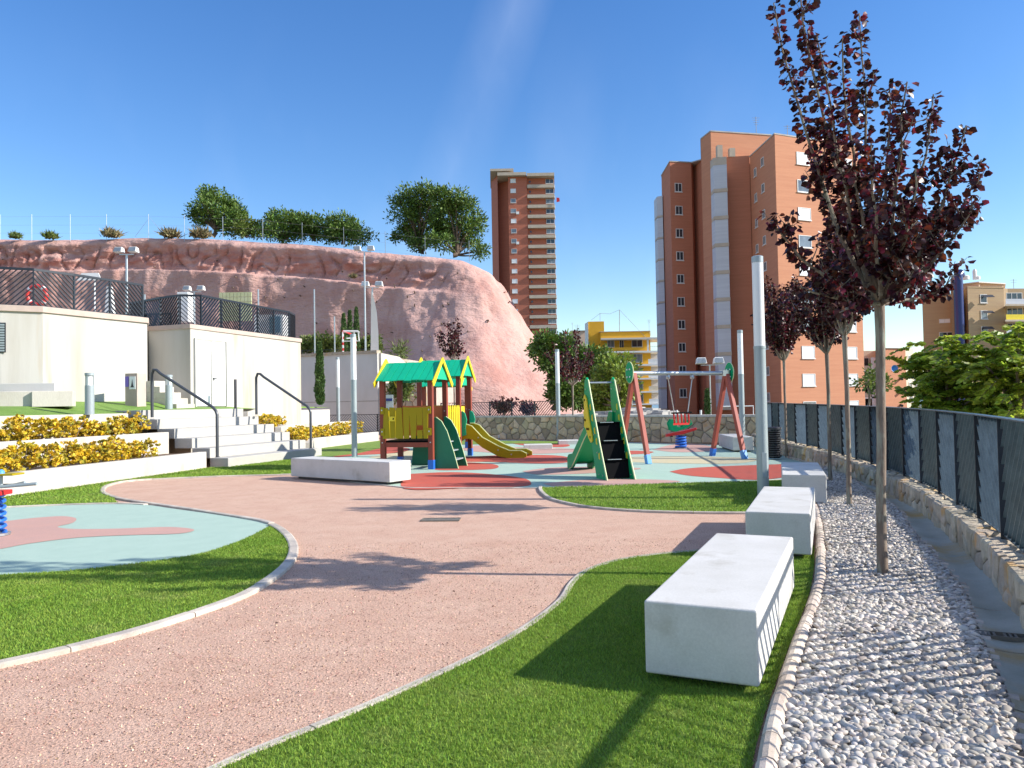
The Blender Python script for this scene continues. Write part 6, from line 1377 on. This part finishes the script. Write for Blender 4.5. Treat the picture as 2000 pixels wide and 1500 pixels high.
# ---- low block with balconies
D = 92; lo = thing('apartment_house', (*hx(1730, D), -4), 'low orange brick block with cream balconies beyond the fence', 'building'); zz = lambda y, px=1730, d=D: zy(px, y, d)
obj('wall', MB().prism([s(1668, 93.5), s(1718, 93.5), s(1718, 106), s(1668, 106)], -4, zz(683)), 'cream', lo)
obj('wall', MB().prism([s(1717, 91), s(1771.5, 92.5), s(1771.5, 106), s(1717, 106)], -4, zz(681)), 'brick_or', lo)
obj('roof_edge', MB().prism([s(1716, 90.8), s(1772, 92.3), s(1772, 106), s(1716, 106)], zz(681) + .003, zz(680)), 'concrete', lo)
obj('wall', MB().prism([s(1771.6, 93), s(1787, 94), s(1787, 106), s(1771.6, 106)], -4, zz(680)), 'cream', lo)
for k in range(5):
    y_ = 697 + k * 26.5
    obj('balcony_front', MB().prism([s(1670, 91.6), s(1702, 91.6), s(1702, 92), s(1670, 92)], zz(y_ + 25), zz(y_ + 17)), 'band', lo)
    obj('floor_slab', MB().prism([s(1669, 91.4), s(1703, 91.4), s(1703, 93.4), s(1669, 93.4)], zz(y_ + 28), zz(y_ + 25.5)), 'white', lo)
    window(lo, s(1668, 93.4), s(1718, 93.4), .34, zz(y_ + 9, 1686), 1.8, 1.05, 'glass' if k != 1 else 'glass2', 'frame', 3)
    obj('glazed_bay', MB().prism([s(1703.5, 91.5), s(1716, 91.5), s(1716, 93.4), s(1703.5, 93.4)], zz(y_ + 24), zz(y_ + 1)), 'screen', lo)
    window(lo, s(1771.6, 93), s(1787, 94), .5, zz(y_ + 2, 1779), .75, .75, 'glass', 'frame', 2)
    v_ = P(1760, 713 + k * 26, 92); obj('vent_cowl', MB().tube([v_ + Vector((0, .2, 0)), v_ + Vector((0, -.25, -.1))], .16, 8), 'dark', lo) if k < 4 else None
p = P(1743, 720, 91.2); t = thing('satellite_dish', tuple(p), 'blue satellite dish on the low orange brick wall', 'satellite dish')
obj('dish', MB().add([p + Vector((.40 * math.cos(a) * r, -.3 + .25 * r * r * -1, .42 * math.sin(a) * r)) for r in (.35, .7, 1) for a in np.linspace(0, 6.283, 17)[:-1]] + [p + Vector((0, -.25, 0))], [(i + 16 * r, (i + 1) % 16 + 16 * r, (i + 1) % 16 + 16 * (r + 1), i + 16 * (r + 1)) for r in range(2) for i in range(16)] + [(48, (i + 1) % 16, i) for i in range(16)]), 'dish', t, smooth=True)
obj('arm', MB().tube([p + Vector((0, .2, -.3)), p + Vector((0, -.25, -.3))], .04, 6), 'dark', t)
# ---- beige brick building, right
D = 100; bg_ = thing('apartment_house', (*hx(1900, D), -4), 'beige brick apartment house with a dark blue tube, far right', 'building'); zz = lambda y, px=1900, d=D: zy(px, y, d)
obj('wall', MB().prism([s(1807.5, 102), s(1866, 101), s(1866, 118), s(1807.5, 118)], -4, zz(573, 1840)), 'beige', bg_)
obj('wall', MB().prism([s(1864, 99.6), s(1876, 99.4), s(1876, 118), s(1864, 118)], -4, zz(549, 1870)), 'beige', bg_)
obj('wall', MB().prism([s(1886, 103), s(1897, 98), s(1968, 99), s(1990, 100), s(1990, 118), s(1886, 118)], -4, zz(562, 1897, 98)), 'beige', bg_)
obj('parapet', MB().prism(grow([s(1886, 103), s(1897, 98), s(1968, 99), s(1968, 110), s(1886, 110)], .06), zz(562, 1897, 98), zz(559, 1897, 98)), 'beige', bg_)
obj('penthouse', MB().prism([s(1880, 104), s(1920, 102), s(1924, 103), s(1968, 104), s(1968, 112), s(1880, 112)], zz(600), zz(548)), 'pinkb', bg_)
obj('penthouse_roof', MB().prism(grow([s(1880, 104), s(1920, 102), s(1968, 104), s(1968, 112), s(1880, 112)], .3), zz(548) + .002, zz(546)), 'sill', bg_)
tb = Vector((*s(1879, 98.2), 0)); obj('blue_tube', MB().tube([tb + Z * -4, tb + Z * zz(538, 1879, 98)], .56, 16), 'navy', bg_, smooth=True); obj('tube_cap', MB().tube([tb + Z * zz(538, 1879, 98), tb + Z * zz(533, 1879, 98) + Vector((.3, 0, 0)), tb + Vector((.9, .6, zz(536, 1879, 98)))], [.56, .5, .35], 14), 'navy', bg_, smooth=True)
for y_, g_ in ((586, 'glass'), (617, 'glass2'), (648, 'glass')):
    wn2 = window(bg_, s(1897, 98), s(1968, 99), .43, zz(y_, 1928), 1.0, 1.1, g_, 'frame', 1); q = P(1928, y_ - 6, 98); obj('awning', MB().plate([(-.6, 0), (.6, 0), (.68, .5), (-.68, .5)], q + Vector((0, -.1, .25)), (1, 0, 0), (0, -.7, -.6), .04), 'dark', bg_)
    window(bg_, s(1886, 103), s(1897, 98), .35, zz(y_ + 3, 1890), .7, .8, 'glass', 'beige', 1, sill=False)
window(bg_, s(1807.5, 102), s(1866, 101), .73, zz(625, 1850), 1.3, .55, 'shutter', 'frame', 2, sill=False); window(bg_, s(1807.5, 102), s(1866, 101), .80, zz(652, 1850), 1.9, .7, 'glass', 'frame', 2, sill=False)
for k in range(5):
    y_ = 573 + k * 29.5
    obj('balcony_slab', MB().prism([s(1969, 96.5), s(2030, 97), s(2030, 100), s(1969, 99.3)], zz(y_ + 31.5), zz(y_ + 28)), 'band', bg_)
    obj('balcony_front', MB().prism([s(1971, 96.7), s(2030, 97.2), s(2030, 97.5), s(1971, 97)], zz(y_ + 28), zz(y_ + 18)), 'screen' if k != 1 else 'yellow', bg_, label='yellow awning front' if k == 1 else None)
    window(bg_, s(1968, 99.2), s(2030, 99.6), .32, zz(y_ + 9, 1985), 2.2, 1.2, 'glass', 'frame', 3)
obj('wall', MB().prism([s(1968, 99.3), s(2030, 99.7), s(2030, 118), s(1990.5, 118), s(1968.5, 100)], -4, zz(566)), 'beige', bg_); 
for px, y0_, y1_, w_, lb in ((1886, 546, 538, .9, 'small white tank beside the blue tube top'), (1904, 546, 526, .5, 'white chimney pipe on the beige house roof'), (1909, 546, 539, .7, 'white box right of the roof chimney pipe')):
    a = P(px, y0_, 103); b = P(px, y1_, 103); obj('roof_unit', MB().lathe((a.x, a.y, a.z), [(w_ * .5, 0), (w_ * .5, (b.z - a.z) * .8), (w_ * .3, b.z - a.z)], 12), 'white', label=lb, cat='roof equipment', smooth=True)
antenna(1980, 560, 545, 101, 'thin antenna on the right roof of the beige house', 2, .9)
# ---- far town: rubble yard, railings, hills
fr2 = thing('pipe_frame', (*hx(1435, 40), .9), 'white rectangular pipe frame behind the far wall', 'barrier'); a = P(1407, 812, 36); b = P(1471, 793, 36)
obj('frame', MB().tube([(a.x, 36, a.z - .6), (a.x, 36, b.z), (b.x, 36, b.z), (b.x, 36, a.z - .6)], .03, 8), 'white', fr2)
for i, (px, D_) in enumerate(((1322, 36), (1369, 36))): a = P(px, 815, D_); obj('stub_post', MB().tube([(a.x, a.y, a.z - .5), (a.x, a.y, P(px, 801, D_).z)], .05, 8), 'white', label='short white stub post behind the far wall, ' + ('left' if i == 0 else 'right') + ' one', cat='post')
rb = MB()
for _ in range(260):
    x, y, z = random.uniform(3.4, 9.3), random.uniform(42, 50), 0; r = random.uniform(.2, .7); z = .35 + .45 * math.sin(x) * .4 + (y - 42) * .03 
    a = random.uniform(0, 3); rb.prism([(x + r * math.cos(a + t) * random.uniform(.6, 1), y + r * math.sin(a + t) * random.uniform(.6, 1)) for t in (0, 1.3, 2.6, 3.9, 5.1)], z - .8, z + r * .8)
obj('boulder_bank', rb, 'concrete', label='bank of pale boulders behind the far rubble wall', cat='boulders', kind='stuff')
hb = MB()
NX, NY = 120, 14
def ridge(x0, x1, y0, dep, hmax, seed, name):
    V = [];
    for i in range(NX + 1):
        for j in range(NY + 1):
            x = x0 + (x1 - x0) * i / NX; f = j / NY; e = math.sin(math.pi * min(f, .5)) ; edge = min(1, 6 * i / NX, 6 * (NX - i) / NX)
            V.append((x, y0 + dep * f, -5 + (hmax * (.55 + .9 * noise.fractal((x * .0021 + seed, f * 1.4, 0), 1, 2, 6))) * e * edge))
    F = [(i * (NY + 1) + j, (i + 1) * (NY + 1) + j, (i + 1) * (NY + 1) + j + 1, i * (NY + 1) + j + 1) for i in range(NX) for j in range(NY)]
    obj(name, MB().add(V, F), 'mount', kind='structure', smooth=True)
ridge(-200, 1150, 2300, 1500, 235, 2.0, 'mountain'); ridge(1300, 2800, 2600, 1400, 110, 5.0, 'mountain')
